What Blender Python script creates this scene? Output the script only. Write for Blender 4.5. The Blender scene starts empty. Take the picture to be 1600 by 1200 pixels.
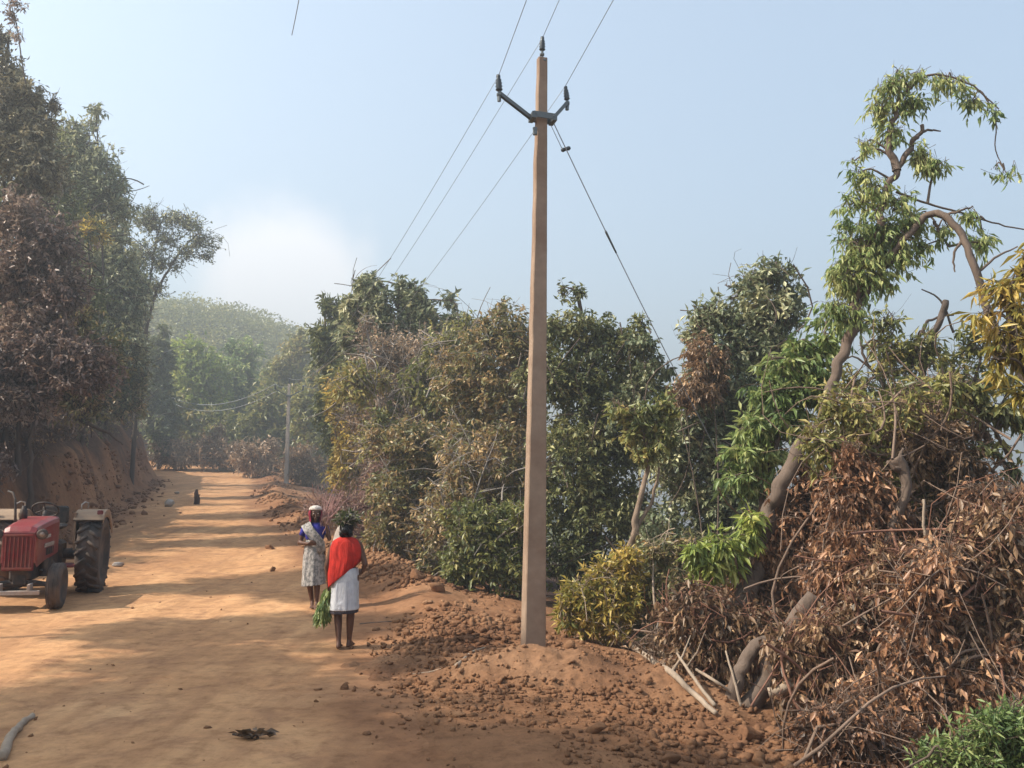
import bpy, bmesh, math, random
import numpy as np
from mathutils import Vector, Matrix
random.seed(7)
RNG = np.random.default_rng(11)
S = bpy.context.scene
COL = S.collection
R = math.radians

# ------------------------------------------------------------------ camera
F = 1386.0
CAM = Vector((0, 0, 1.7))
PITCH = R(7.0)
cp, sp = math.cos(PITCH), math.sin(PITCH)
cam_d = bpy.data.cameras.new('camera')
cam = bpy.data.objects.new('camera', cam_d); COL.objects.link(cam)
cam.location = CAM; cam.rotation_euler = (R(90) + PITCH, 0, 0)
cam_d.sensor_fit = 'HORIZONTAL'; cam_d.sensor_width = 36.0; cam_d.lens = 36.0 * F / 1600.0
cam_d.clip_start = 0.05; cam_d.clip_end = 3000
S.camera = cam

def P(px, py, Y):
    """world point at distance Y ahead seen at photo pixel (px, py)"""
    u = (px - 800.0) / F; v = (600.0 - py) / F
    dy = cp - v * sp; dz = sp + v * cp
    k = Y / dy
    return Vector((u * k, Y, 1.7 + dz * k))

def MPP(Y): return Y / F

# ------------------------------------------------------------------ noise
def _hash(ix, iy, seed):
    n = (ix.astype(np.int64) * 374761393 + iy.astype(np.int64) * 668265263 + seed * 974634777) & 0xffffffff
    n = ((n ^ (n >> 13)) * 1274126177) & 0xffffffff
    return ((n ^ (n >> 16)) & 0xffff) / 65535.0
def vn(x, y, seed=0):
    x = np.asarray(x, float); y = np.asarray(y, float)
    ix = np.floor(x); iy = np.floor(y); fx = x - ix; fy = y - iy
    fx = fx * fx * (3 - 2 * fx); fy = fy * fy * (3 - 2 * fy)
    a = _hash(ix, iy, seed); b = _hash(ix + 1, iy, seed); c = _hash(ix, iy + 1, seed); d = _hash(ix + 1, iy + 1, seed)
    return (a * (1 - fx) + b * fx) * (1 - fy) + (c * (1 - fx) + d * fx) * fy
def fbm(x, y, seed=0, octv=4):
    s = 0; a = 1; t = 0
    for o in range(octv):
        s = s + a * vn(np.asarray(x) * 2 ** o, np.asarray(y) * 2 ** o, seed + o * 17); t += a; a *= .5
    return s / t - .5
def sst(a, b, x):
    t = np.clip((x - a) / (b - a), 0, 1); return t * t * (3 - 2 * t)

# ------------------------------------------------------------------ terrain
RX = [(-40, .3), (0, -.1), (5, -.25), (7.5, -.55), (10, -1.05), (14, -2.0), (20, -4.0), (30, -8.0), (40, -11.2), (55, -15.2), (63, -17.5), (69, -22), (74, -30), (79, -60), (120, -60), (500, -60)]
LX = [(-40, -8), (0, -9.2), (8, -9.4), (14, -9.5), (18, -10.2), (30, -13.9), (45, -19.2), (60, -24.6), (64, -28), (69, -42), (74, -70), (500, -90)]
ZR = [(-40, 0), (0, 0), (10, 0), (14, .08), (20, .35), (30, 1.0), (40, 1.5), (55, 2.05), (70, 3.1), (90, 3.6), (500, 4.2)]
def road_r(y): return np.interp(y, [p[0] for p in RX], [p[1] for p in RX])
def road_l(y): return np.interp(y, [p[0] for p in LX], [p[1] for p in LX])
def road_z(y):
    return (np.interp(y - 2, *zip(*ZR)) + np.interp(y, *zip(*ZR)) + np.interp(y + 2, *zip(*ZR))) / 3
def height(x, y):
    x = np.asarray(x, float); y = np.asarray(y, float)
    eR = road_r(y) + .5 * fbm(y * .5, x * 0 + 3, 5, 3); eL = road_l(y) + .9 * fbm(y * .35, x * 0 + 9, 6, 3)
    z = road_z(y)
    inroad = sst(0, .6, x - eL) * sst(0, .6, eR - x)
    z = z + .07 * fbm(x * .35, y * .3, 1, 4) * inroad
    c = (eL * .45 + eR * .55)
    for off, w in ((-1.05, .35), (.75, .35)):
        z = z - .022 * np.exp(-((x - c - off) / w) ** 2) * inroad
    # left cut bank and the hillside above it
    d = eL - x
    rough = fbm(x * .8, y * .8, 21, 4)
    near = np.exp(-((x + 6.5) / 5) ** 2 - ((y - 13) / 5) ** 2)
    ch = np.interp(y, [-40, 8, 15, 20, 40, 55, 500], [2.4, 2.6, 3.6, 4.3, 5.2, 5.6, 5.6])
    cut = ch * (.45 * sst(-.35, .7 + .4 * rough, d) + .55 * sst(.3, 2.9 + .8 * rough, d)) + .9 * rough * sst(.1, .8, d) + .34 * fbm(x * 2.6, y * 2.6, 33, 4) * sst(.0, .5, d)
    up = np.minimum(np.maximum(d - 2.4, 0) * .42, 13.0) + 1.6 * fbm(x * .12, y * .12, 8, 3) * sst(1, 8, d)
    z = z + np.where(d > -.4, cut + up, 0)
    # right verge: low berm, then the slope down to the valley
    r = x - eR
    berm = (.16 + .2 * vn(x * .6, y * .6, 3)) * np.exp(-((r - .55) / .55) ** 2) * (.15 + .85 * sst(9.5, 14, y))
    fall = np.minimum(np.maximum(r - 1.5, 0) * .17 + np.maximum(r - 7.5, 0) * .4, 26.0)
    far = sst(50, 74, y) * (1 - sst(-14, 26, x))
    fine = .11 * fbm(x * 1.7, y * 1.7, 41, 4) * sst(0, .8, r)
    z = z + np.where(r > -.5, berm - fall * (1 - far) + fine, 0)
    # wooded hill beyond the bend
    hill = 19.5 * np.exp(-((x + 54) / 34) ** 2 - ((y - 142) / 34) ** 2) + 7 * np.exp(-((x + 22) / 34) ** 2 - ((y - 150) / 30) ** 2) + 9 * np.exp(-((x + 90) / 50) ** 2 - ((y - 110) / 40) ** 2)
    z = z + hill
    return z
def hz(x, y): return float(height(np.array([x]), np.array([y]))[0])

# ------------------------------------------------------------------ object helpers
def mesh_np(name, co, faces, mat, parent=None, smooth=False, tint=None, tw=None):
    """co Nx3 float, faces MxK int (all the same K)"""
    me = bpy.data.meshes.new(name)
    co = np.ascontiguousarray(co, dtype=np.float32); faces = np.ascontiguousarray(faces, dtype=np.int32)
    m, k = faces.shape
    me.vertices.add(len(co)); me.vertices.foreach_set('co', co.ravel())
    me.loops.add(m * k); me.loops.foreach_set('vertex_index', faces.ravel())
    me.polygons.add(m); me.polygons.foreach_set('loop_start', np.arange(0, m * k, k, dtype=np.int32))
    try: me.polygons.foreach_set('loop_total', np.full(m, k, dtype=np.int32))
    except Exception: pass
    if smooth: me.polygons.foreach_set('use_smooth', np.ones(m, dtype=bool))
    me.update(calc_edges=True)
    if tint is not None:
        a = me.attributes.new('tint', 'FLOAT', 'FACE'); a.data.foreach_set('value', np.asarray(tint, dtype=np.float32))
    me.materials.append(mat)
    o = bpy.data.objects.new(name, me); COL.objects.link(o)
    if parent: o.parent = parent
    return o

def tag(o, label=None, cat=None, group=None, kind=None):
    if label: o['label'] = label
    if cat: o['category'] = cat
    if group: o['group'] = group
    if kind: o['kind'] = kind
    return o
def empty(name, loc, label, cat, group=None, rz=0.0):
    o = bpy.data.objects.new(name, None); COL.objects.link(o)
    o.location = loc; o.rotation_euler = (0, 0, rz); o.empty_display_size = .1
    bpy.context.view_layer.update()
    return tag(o, label, cat, group)
def under(o, root):
    """parent o to root, keeping o's world-space coordinates"""
    o.parent = root; o.matrix_parent_inverse = root.matrix_basis.inverted()
    return o

class MB:
    """collects shapes, builds ONE mesh"""
    def __init__(s, M=None): s.v = []; s.f = []; s.M = M or Matrix.Identity(4)
    def add(s, vs, fs, M=None):
        o = len(s.v); M = s.M @ (M or Matrix.Identity(4))
        s.v += [tuple(M @ Vector(v)) for v in vs]; s.f += [tuple(i + o for i in f) for f in fs]
    def box(s, c, d, M=None, taper=1.0, tx=None, bev=0.0):
        x, y, z = d[0] / 2, d[1] / 2, d[2] / 2; t = taper; tx = t if tx is None else tx
        if bev > 0:   # chamfered vertical outline ring box
            b = bev; ring = [(x - b, y), (x, y - b), (x, -y + b), (x - b, -y), (-x + b, -y), (-x, -y + b), (-x, y - b), (-x + b, y)]
            vs = []; n = 8
            for zz, k in ((-z, 1 - b / max(x, y)), (-z + b, 1), (z - b, 1), (z, 1 - b / max(x, y))):
                kk = k * (t if zz > 0 else 1)
                vs += [(c[0] + p[0] * kk, c[1] + p[1] * kk, c[2] + zz) for p in ring]
            fs = [tuple(range(n - 1, -1, -1))[::-1], tuple(range(3 * n, 4 * n))[::-1]]
            for r in range(3):
                for i in range(n): fs.append((r * n + i, (r + 1) * n + i, (r + 1) * n + (i + 1) % n, r * n + (i + 1) % n))
            s.add(vs, fs, M); return
        vs = [(c[0] + sx * x * (tx if sz > 0 else 1), c[1] + sy * y * (t if sz > 0 else 1), c[2] + sz * z) for sz in (-1, 1) for sy in (-1, 1) for sx in (-1, 1)]
        fs = [(0, 2, 3, 1), (4, 5, 7, 6), (0, 1, 5, 4), (2, 6, 7, 3), (0, 4, 6, 2), (1, 3, 7, 5)]
        s.add(vs, fs, M)
    def tube(s, pts, rad, n=8, cap=True, M=None):
        pts = [Vector(p) for p in pts]; m = len(pts)
        if not hasattr(rad, '__len__'): rad = [rad] * m
        vs = []; fs = []; prev = None
        for i, p in enumerate(pts):
            t = (pts[min(i + 1, m - 1)] - pts[max(i - 1, 0)])
            t = t.normalized() if t.length > 1e-9 else Vector((0, 0, 1))
            if prev is None: a = t.orthogonal().normalized()
            else:
                a = prev - t * prev.dot(t); a = a.normalized() if a.length > 1e-6 else t.orthogonal().normalized()
            prev = a; b = t.cross(a)
            for k in range(n):
                an = 2 * math.pi * k / n
                vs.append(p + (a * math.cos(an) + b * math.sin(an)) * rad[i])
        for i in range(m - 1):
            for k in range(n): fs.append((i * n + k, i * n + (k + 1) % n, (i + 1) * n + (k + 1) % n, (i + 1) * n + k))
        if cap: fs.append(tuple(range(n - 1, -1, -1))); fs.append(tuple((m - 1) * n + k for k in range(n)))
        s.add(vs, fs, M)
    def limb(s, pts, rad, seed=0, n=16, amp=.26, cap=True):
        """irregular woody tube: knots, flutes and a slight flare"""
        pts = np.array(pts, float); rad = np.array(rad, float); seg = np.linalg.norm(np.diff(pts, axis=0), axis=1); L = np.concatenate([[0], np.cumsum(seg)])
        m = max(6, int(L[-1] / max(.02, rad.mean() * .45))); t = np.linspace(0, L[-1], m)
        c = np.stack([np.interp(t, L, pts[:, k]) for k in range(3)], 1); r = np.interp(t, L, rad)
        for _ in range(2): c[1:-1] = (c[:-2] + 2 * c[1:-1] + c[2:]) / 4
        c += np.stack([fbm(t * 1.6 / max(.3, L[-1] * .4), t * 0 + 5 * k, 900 + seed + k, 3) for k in range(3)], 1) * (r[:, None] * 1.3)
        base = len(s.v); k0 = len(s.v); s.tube([tuple(q) for q in c], [float(q) for q in r], n, cap)
        an = np.arange(n) * 2 * np.pi / n; T, A = np.meshgrid(t, an, indexing='ij')
        d = 1 + amp * (1.5 * fbm(T * 3.1, T * 0, 700 + seed, 3) + 1.5 * fbm(np.cos(A) * 1.3 + 7 + T * .8, np.sin(A) * 1.3 + T * 2.2, 710 + seed, 3) + .5 * fbm(np.cos(A) * 5 + 7, np.sin(A) * 5 + T * 3.5, 720 + seed, 3))
        for i in range(m):
            for q in range(n):
                v = s.v[k0 + i * n + q]; s.v[k0 + i * n + q] = tuple(c[i][a] + (v[a] - c[i][a]) * d[i, q] for a in range(3))
    def lathe(s, prof, n=24, M=None, close=True):
        """prof: list of (r, h) spun round local z"""
        vs = []; fs = []; m = len(prof)
        for r, h in prof:
            for k in range(n):
                a = 2 * math.pi * k / n; vs.append((r * math.cos(a), r * math.sin(a), h))
        for i in range(m - 1):
            for k in range(n): fs.append((i * n + k, i * n + (k + 1) % n, (i + 1) * n + (k + 1) % n, (i + 1) * n + k))
        if close: fs.append(tuple(range(n - 1, -1, -1))); fs.append(tuple((m - 1) * n + k for k in range(n)))
        s.add(vs, fs, M)
    def ball(s, c, r, n=12, M=None):
        r = r if hasattr(r, '__len__') else (r, r, r); vs = []; fs = []; h = n // 2
        for i in range(1, h):
            th = math.pi * i / h
            for k in range(n):
                a = 2 * math.pi * k / n
                vs.append((c[0] + r[0] * math.sin(th) * math.cos(a), c[1] + r[1] * math.sin(th) * math.sin(a), c[2] + r[2] * math.cos(th)))
        for i in range(h - 2):
            for k in range(n): fs.append((i * n + k, (i + 1) * n + k, (i + 1) * n + (k + 1) % n, i * n + (k + 1) % n))
        t = len(vs); vs += [(c[0], c[1], c[2] + r[2]), (c[0], c[1], c[2] - r[2])]
        for k in range(n):
            fs.append((t, k, (k + 1) % n)); fs.append((t + 1, (h - 2) * n + (k + 1) % n, (h - 2) * n + k))
        s.add(vs, fs, M)
    def capsule(s, a, b, ra, rb, n=10):
        a = Vector(a); b = Vector(b); t = (b - a).normalized()
        pts = [a - t * ra * .95, a - t * ra * .6, a, a.lerp(b, .33), a.lerp(b, .66), b, b + t * rb * .6, b + t * rb * .95]
        rr = [ra * .25, ra * .8, ra, ra + (rb - ra) * .33, ra + (rb - ra) * .66, rb, rb * .8, rb * .25]
        s.tube(pts, rr, n)
    def build(s, name, mat, parent=None, smooth=False, bevel=0.0):
        me = bpy.data.meshes.new(name); me.from_pydata(s.v, [], s.f); me.update()
        bm = bmesh.new(); bm.from_mesh(me); bmesh.ops.recalc_face_normals(bm, faces=bm.faces[:]); bm.to_mesh(me); bm.free()
        if smooth:
            for p in me.polygons: p.use_smooth = True
        me.materials.append(mat)
        o = bpy.data.objects.new(name, me); COL.objects.link(o)
        if parent: o.parent = parent
        if bevel:
            b = o.modifiers.new('bevel', 'BEVEL'); b.width = bevel; b.segments = 2; b.limit_method = 'ANGLE'; b.angle_limit = R(40)
        return o

# ------------------------------------------------------------------ materials
LEAFK = 2.35
def nm(name):
    m = bpy.data.materials.new(name); m.use_nodes = True
    nt = m.node_tree; bs = nt.nodes['Principled BSDF']; return m, nt, bs
def N(nt, t, **kw):
    n = nt.nodes.new(t)
    for k, v in kw.items():
        if k in n.inputs: n.inputs[k].default_value = v
        else: setattr(n, k, v)
    return n
def rgb(c): return (c[0], c[1], c[2], 1.0)
def ramp(nt, fac, cols, pos=None):
    r = nt.nodes.new('ShaderNodeValToRGB'); e = r.color_ramp.elements
    pos = pos or [i / (len(cols) - 1) for i in range(len(cols))]
    while len(e) < len(cols): e.new(.5)
    for i, c in enumerate(cols): e[i].position = pos[i]; e[i].color = rgb(c)
    nt.links.new(fac, r.inputs[0]); return r.outputs[0]
def coords(nt, sc=(1, 1, 1), obj=True):
    t = nt.nodes.new('ShaderNodeTexCoord'); m = nt.nodes.new('ShaderNodeMapping')
    m.inputs['Scale'].default_value = sc
    if obj: nt.links.new(t.outputs['Object'], m.inputs[0])
    else:
        g = nt.nodes.new('ShaderNodeNewGeometry'); nt.links.new(g.outputs['Position'], m.inputs[0])
    return m.outputs[0]
def noise(nt, co, scale, detail=6, rough=.6, dist=0):
    n = N(nt, 'ShaderNodeTexNoise'); n.inputs['Scale'].default_value = scale; n.inputs['Detail'].default_value = detail
    n.inputs['Roughness'].default_value = rough; n.inputs['Distortion'].default_value = dist
    nt.links.new(co, n.inputs['Vector']); return n.outputs['Fac']
def mixc(nt, fac, a, b, mode='MIX'):
    m = nt.nodes.new('ShaderNodeMix'); m.data_type = 'RGBA'; m.blend_type = mode
    if isinstance(fac, float): m.inputs[0].default_value = fac
    else: nt.links.new(fac, m.inputs[0])
    for i, c in ((6, a), (7, b)):
        if isinstance(c, tuple): m.inputs[i].default_value = rgb(c)
        else: nt.links.new(c, m.inputs[i])
    return m.outputs[2]
def bump(nt, bs, h, strength=.5, dist=.02, prev=None):
    b = nt.nodes.new('ShaderNodeBump'); b.inputs['Strength'].default_value = strength; b.inputs['Distance'].default_value = dist
    nt.links.new(h, b.inputs['Height'])
    if prev: nt.links.new(prev, b.inputs['Normal'])
    nt.links.new(b.outputs[0], bs.inputs['Normal']); return b.outputs[0]

def m_worn(name, base, dust=(.36, .22, .13), amt=.5, rough=.6, metal=0.0, scale=6, bstr=.3):
    """a surface of one colour with dust and dirt patches"""
    m, nt, bs = nm(name); co = coords(nt)
    f = noise(nt, co, scale, 8, .65); r = nt.nodes.new('ShaderNodeMapRange')
    r.inputs['From Min'].default_value = .75 - amt * .6; r.inputs['From Max'].default_value = .95 - amt * .35
    nt.links.new(f, r.inputs[0])
    g = noise(nt, co, scale * 5, 4, .6); v = ramp(nt, g, [tuple(c * .7 for c in base), tuple(min(1, c * 1.2) for c in base)])
    nt.links.new(mixc(nt, r.outputs[0], v, dust), bs.inputs['Base Color'])
    bs.inputs['Roughness'].default_value = rough; bs.inputs['Metallic'].default_value = metal
    bump(nt, bs, g, bstr, .004); return m

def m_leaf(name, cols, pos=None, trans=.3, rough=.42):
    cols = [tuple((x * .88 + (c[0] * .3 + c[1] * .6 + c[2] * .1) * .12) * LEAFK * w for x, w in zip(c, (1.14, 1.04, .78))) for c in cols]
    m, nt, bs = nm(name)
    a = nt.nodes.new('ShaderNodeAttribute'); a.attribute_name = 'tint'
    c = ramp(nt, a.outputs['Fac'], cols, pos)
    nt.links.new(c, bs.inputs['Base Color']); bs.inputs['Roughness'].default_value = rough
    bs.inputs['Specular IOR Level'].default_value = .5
    tr = nt.nodes.new('ShaderNodeBsdfTranslucent'); nt.links.new(c, tr.inputs[0])
    mx = nt.nodes.new('ShaderNodeMixShader'); mx.inputs[0].default_value = trans
    out = nt.nodes['Material Output']
    nt.links.new(bs.outputs[0], mx.inputs[1]); nt.links.new(tr.outputs[0], mx.inputs[2]); nt.links.new(mx.outputs[0], out.inputs[0])
    return m
def m_bark(name, a, b, scale=5):
    m, nt, bs = nm(name); co = coords(nt, (1, 1, .25), obj=False)
    f = noise(nt, co, scale * 2.5, 8, .75, .8)
    g = noise(nt, coords(nt, obj=False), scale * .5, 3)
    c = ramp(nt, f, [a, b], [.35, .7])
    c = mixc(nt, g, c, tuple(x * 1.35 for x in b))
    nt.links.new(c, bs.inputs['Base Color']); bs.inputs['Roughness'].default_value = .9
    bump(nt, bs, f, .8, .02); return m
def m_earth(name, cols, pos=None, fine=9.0, streak=None, bstr=.7):
    m, nt, bs = nm(name); co = coords(nt, obj=False)
    a = noise(nt, co, .55, 8, .62, .3)
    c = ramp(nt, a, cols, pos)
    if streak:
        s = noise(nt, coords(nt, (1.3, .16, 1), obj=False), 1.2, 6, .6, .4)
        c = mixc(nt, ramp(nt, s, [(0, 0, 0), (1, 1, 1)], [.42, .66]), c, streak)
    g = noise(nt, co, fine, 10, .72)
    k = ramp(nt, g, [(.62, .6, .58), (1.0, 1.0, 1.0), (1.28, 1.25, 1.2)], [.3, .5, .72])
    c = mixc(nt, 1.0, c, k, 'MULTIPLY')
    nt.links.new(c, bs.inputs['Base Color']); bs.inputs['Roughness'].default_value = .95
    bs.inputs['Specular IOR Level'].default_value = .15
    b = bump(nt, bs, g, bstr, .05)
    g2 = noise(nt, co, fine * 5, 6, .7); bump(nt, bs, g2, bstr * .6, .012, b)
    return m
# ------------------------------------------------------------------ ground sheets
def axis(segs):
    out = [segs[0][0]]
    for a, b, st in segs:
        n = max(1, int(round((b - a) / st))); out += list(np.linspace(a, b, n + 1)[1:])
    return np.array(out)
def grid(name, xs, ys, zf, mat, keep=None):
    X, Y = np.meshgrid(xs, ys); Z = zf(X, Y)
    co = np.stack([X.ravel(), Y.ravel(), Z.ravel()], 1); nx, ny = len(xs), len(ys)
    i = np.arange(nx - 1)[None, :] + nx * np.arange(ny - 1)[:, None]; i = i.ravel()
    f = np.stack([i, i + 1, i + 1 + nx, i + nx], 1)
    return mesh_np(name, co, f, mat, smooth=True)
M_SOIL = m_earth('red soil', [(.16, .075, .04), (.24, .12, .062), (.32, .165, .09)], [.3, .5, .7], fine=7)
M_BANKEARTH = None
def m_road():
    m, nt, bs = nm('dusty road'); co = coords(nt, obj=False)
    a = noise(nt, co, .5, 8, .62, .3)
    c = ramp(nt, a, [(.425, .22, .105), (.525, .285, .14), (.585, .34, .175)], [.32, .5, .68])
    s = noise(nt, coords(nt, (1.5, .14, 1), obj=False), 1.2, 6, .62, .4)
    c = mixc(nt, ramp(nt, s, [(0, 0, 0), (1, 1, 1)], [.44, .62]), c, (.40, .21, .105))
    s2 = noise(nt, co, 1.9, 8, .7, .5)
    c = mixc(nt, ramp(nt, s2, [(0, 0, 0), (.7, .7, .7)], [.5, .66]), c, (.30, .155, .085))
    at = nt.nodes.new('ShaderNodeAttribute'); at.attribute_name = 'verge'
    soil = ramp(nt, a, [(.19, .088, .045), (.28, .138, .07), (.36, .19, .10)], [.3, .5, .7])
    c = mixc(nt, at.outputs['Fac'], c, soil)
    g = noise(nt, co, 6, 10, .72)
    c = mixc(nt, 1.0, c, ramp(nt, g, [(.66, .62, .58), (1, 1, 1), (1.22, 1.2, 1.16)], [.3, .5, .72]), 'MULTIPLY')
    nt.links.new(c, bs.inputs['Base Color']); bs.inputs['Roughness'].default_value = .95; bs.inputs['Specular IOR Level'].default_value = .12
    b = bump(nt, bs, g, .5, .05); g2 = noise(nt, co, 34, 6, .7); bump(nt, bs, g2, .35, .012, b)
    return m
M_ROAD = m_road() if True else m_earth('dusty road', [(.33, .165, .083), (.41, .22, .11), (.47, .265, .14)], [.32, .5, .68], fine=5, streak=(.37, .19, .10), bstr=.35)
M_CLOD = m_earth('clod soil', [(.14, .068, .038), (.235, .12, .063), (.36, .20, .11)], [.3, .5, .7], fine=11)

def m_ground():
    """soil that turns to duller leaf litter off the road"""
    m, nt, bs = nm('ground soil'); co = coords(nt, obj=False)
    a = noise(nt, co, .5, 8, .62, .3)
    soil = ramp(nt, a, [(.19, .088, .045), (.28, .138, .07), (.36, .19, .10)], [.3, .5, .7])
    lit = ramp(nt, noise(nt, co, 3.5, 8, .75), [(.026, .015, .012), (.06, .035, .026), (.105, .064, .045)], [.35, .5, .66])
    at = nt.nodes.new('ShaderNodeAttribute'); at.attribute_name = 'litter'
    c = mixc(nt, at.outputs['Fac'], soil, lit)
    g = noise(nt, co, 6, 10, .72)
    c = mixc(nt, 1.0, c, ramp(nt, g, [(.62, .6, .58), (1, 1, 1), (1.24, 1.22, 1.2)], [.3, .5, .72]), 'MULTIPLY')
    nt.links.new(c, bs.inputs['Base Color']); bs.inputs['Roughness'].default_value = 1; bs.inputs['Specular IOR Level'].default_value = .1
    bump(nt, bs, g, .8, .08); return m
xs = axis([(-900, -300, 60), (-300, -120, 9), (-120, -40, 2), (-40, -16, .5), (-16, 5, .1), (5, 12, .35), (12, 60, 2.4), (60, 300, 20), (300, 900, 60)])
ys = axis([(-60, -4, 4), (-4, 3, .5), (3, 15, .1), (15, 32, .2), (32, 82, .45), (82, 200, 2), (200, 900, 50)])
def ground_z(x, y):
    z = height(x, y)
    eR = road_r(y); eL = road_l(y)
    return z - .05 * sst(.15, .5, x - eL) * sst(.15, .5, eR - x)
ground = grid('ground', xs, ys, ground_z, m_ground())
tag(ground, kind='structure')
co = np.empty(len(ground.data.vertices) * 3, np.float32); ground.data.vertices.foreach_get('co', co); co = co.reshape(-1, 3)
rr = co[:, 0] - road_r(co[:, 1]); ll = road_l(co[:, 1]) - co[:, 0]
lit = np.clip(sst(2.0, 4.0, rr + 1.5 * fbm(co[:, 0], co[:, 1], 77, 3)) + .85 * sst(.0, .8, ll + 1.2 * fbm(co[:, 0], co[:, 1], 78, 3)) , 0, 1)
at = ground.data.attributes.new('litter', 'FLOAT', 'POINT'); at.data.foreach_set('value', lit.astype(np.float32))

# road sheet: follows the same heights 4 mm up, its ragged edge dips under the soil
def road():
    ys = axis([(-30, 3, 1), (3, 20, .08), (20, 80, .25)]); nu = 150
    us = np.linspace(0, 1, nu)
    U, Y = np.meshgrid(us, ys)
    l = road_l(Y) + .12 + .25 * fbm(Y * .9, Y * 0, 60, 4); r = road_r(Y) - .05 + .5 * fbm(Y * .8, Y * 0 + 5, 61, 4)
    l = np.maximum(l, -75); X = l + (r - l) * U
    Z = height(X, Y) + .004 - .06 * (1 - sst(0, .02, U)) - .06 * (sst(.985, 1, U))
    Z += .022 * fbm(X * 2.6, Y * 2.6, 90, 4) + .02 * np.minimum(0, fbm(X * 5, Y * 1.1, 93, 3)) * 2
    co = np.stack([X.ravel(), Y.ravel(), Z.ravel()], 1)
    i = (np.arange(nu - 1)[None, :] + nu * np.arange(len(ys) - 1)[:, None]).ravel()
    f = np.stack([i, i + 1, i + 1 + nu, i + nu], 1)
    o = mesh_np('road', co, f, M_ROAD, smooth=True)
    e = np.minimum((X - l) * .7, r - X) - .62 - .9 * fbm(X * 1.1, Y * .8, 66, 4); e = 1 - sst(-.25, .55, e)
    at = o.data.attributes.new('verge', 'FLOAT', 'POINT'); at.data.foreach_set('value', e.ravel().astype(np.float32))
    return tag(o, kind='structure')
road()

# soil heap round the foot of the pole
def ridge_d(x, y):
    # ridge runs from beside the road past the pole down to the right
    a = np.array([-.95, 8.9]); b = np.array([2.5, 8.2]); ab = b - a; t = np.clip(((x - a[0]) * ab[0] + (y - a[1]) * ab[1]) / (ab @ ab), 0, 1)
    return np.hypot(x - a[0] - ab[0] * t, y - a[1] - ab[1] * t), t
def heap_z(x, y):
    d, t = ridge_d(x, y)
    w = 1.15 + .25 * fbm(x * .9, y * .9, 51, 2)
    k = np.clip(1 - d / w, 0, 1); k = k * k * (3 - 2 * k)
    amp = .08 + .10 * np.exp(-((x - .25) / .6) ** 2) + .05 * np.exp(-((x - 1.6) / .7) ** 2)
    n = (.16 * fbm(x * 3, y * 3, 52, 5) + .07 * fbm(x * 11, y * 11, 57, 3)) * sst(0, .3, k)
    rb = .05 * np.maximum(0, vn(x * 5, y * 5, 58) - .45) * sst(0, .4, k)
    return height(x, y) - .14 + k * (amp + .14) + n + rb + .012
hx = np.arange(-2.6, 4.2, .03); hy = np.arange(6.4, 10.6, .03)
HEAP = grid('soil_heap', hx, hy, heap_z, M_CLOD)
tag(HEAP, 'long heap of loose brown soil thrown up around the foot of the near concrete pole', 'soil heap')
def surf(x, y):
    x = np.asarray(x, float); y = np.asarray(y, float)
    z = height(x, y); inn = (x > -2.6) & (x < 4.1) & (y > 6.4) & (y < 10.5)
    return np.where(inn, np.maximum(z, heap_z(x, y)), z)
def sz(x, y): return float(surf(np.array([x]), np.array([y]))[0])

# ------------------------------------------------------------------ clods
def ico(sub=1, seed=0, amp=.3):
    bm = bmesh.new(); bmesh.ops.create_icosphere(bm, subdivisions=sub, radius=1)
    rng = np.random.default_rng(seed)
    v = np.array([p.co[:] for p in bm.verts]); f = np.array([[q.index for q in p.verts] for p in bm.faces]); bm.free()
    k = rng.normal(size=(6, 3)); ph = rng.uniform(0, 6, 6)
    d = 1 + amp * np.mean(np.sin(v @ k.T * 1.8 + ph), 1) * 1.6 + rng.normal(size=len(v)) * amp * .30
    v = v * d[:, None]
    for _ in range(6):    # a few flat broken faces
        n = rng.normal(size=3); n /= np.linalg.norm(n); s = v @ n; c = .42
        v = v - np.outer(np.maximum(s - c, 0), n) * .85
    return v, f
def rand_rot(n, rng):
    q = rng.normal(size=(n, 4)); q /= np.linalg.norm(q, axis=1)[:, None]; w, x, y, z = q.T
    return np.stack([1 - 2 * (y * y + z * z), 2 * (x * y - z * w), 2 * (x * z + y * w), 2 * (x * y + z * w), 1 - 2 * (x * x + z * z), 2 * (y * z - x * w), 2 * (x * z - y * w), 2 * (y * z + x * w), 1 - 2 * (x * x + y * y)], 1).reshape(n, 3, 3)
def scatter_clods(name, px, py, size, mat, seed, label, sub=1):
    rng = np.random.default_rng(seed); V = []; Fc = []; off = 0
    for k in range(4):
        sel = np.arange(len(px)) % 4 == k
        v, f = ico(sub, seed + k, .42); n = sel.sum()
        if n == 0: continue
        Rm = rand_rot(n, rng); s = size[sel][:, None] * rng.uniform(.65, 1.3, (n, 3)); s[:, 2] *= .8
        vv = np.einsum('nij,vj->nvi', Rm, v) * s[:, None, :]
        z = surf(px[sel], py[sel]) + size[sel] * .25
        vv += np.stack([px[sel], py[sel], z], 1)[:, None, :]
        V.append(vv.reshape(-1, 3)); Fc.append((f[None] + (np.arange(n) * len(v))[:, None, None] + off).reshape(-1, 3)); off += n * len(v)
    o = mesh_np(name, np.concatenate(V), np.concatenate(Fc), mat)
    return tag(o, label, 'rubble', kind='stuff')
rng = np.random.default_rng(5)
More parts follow.
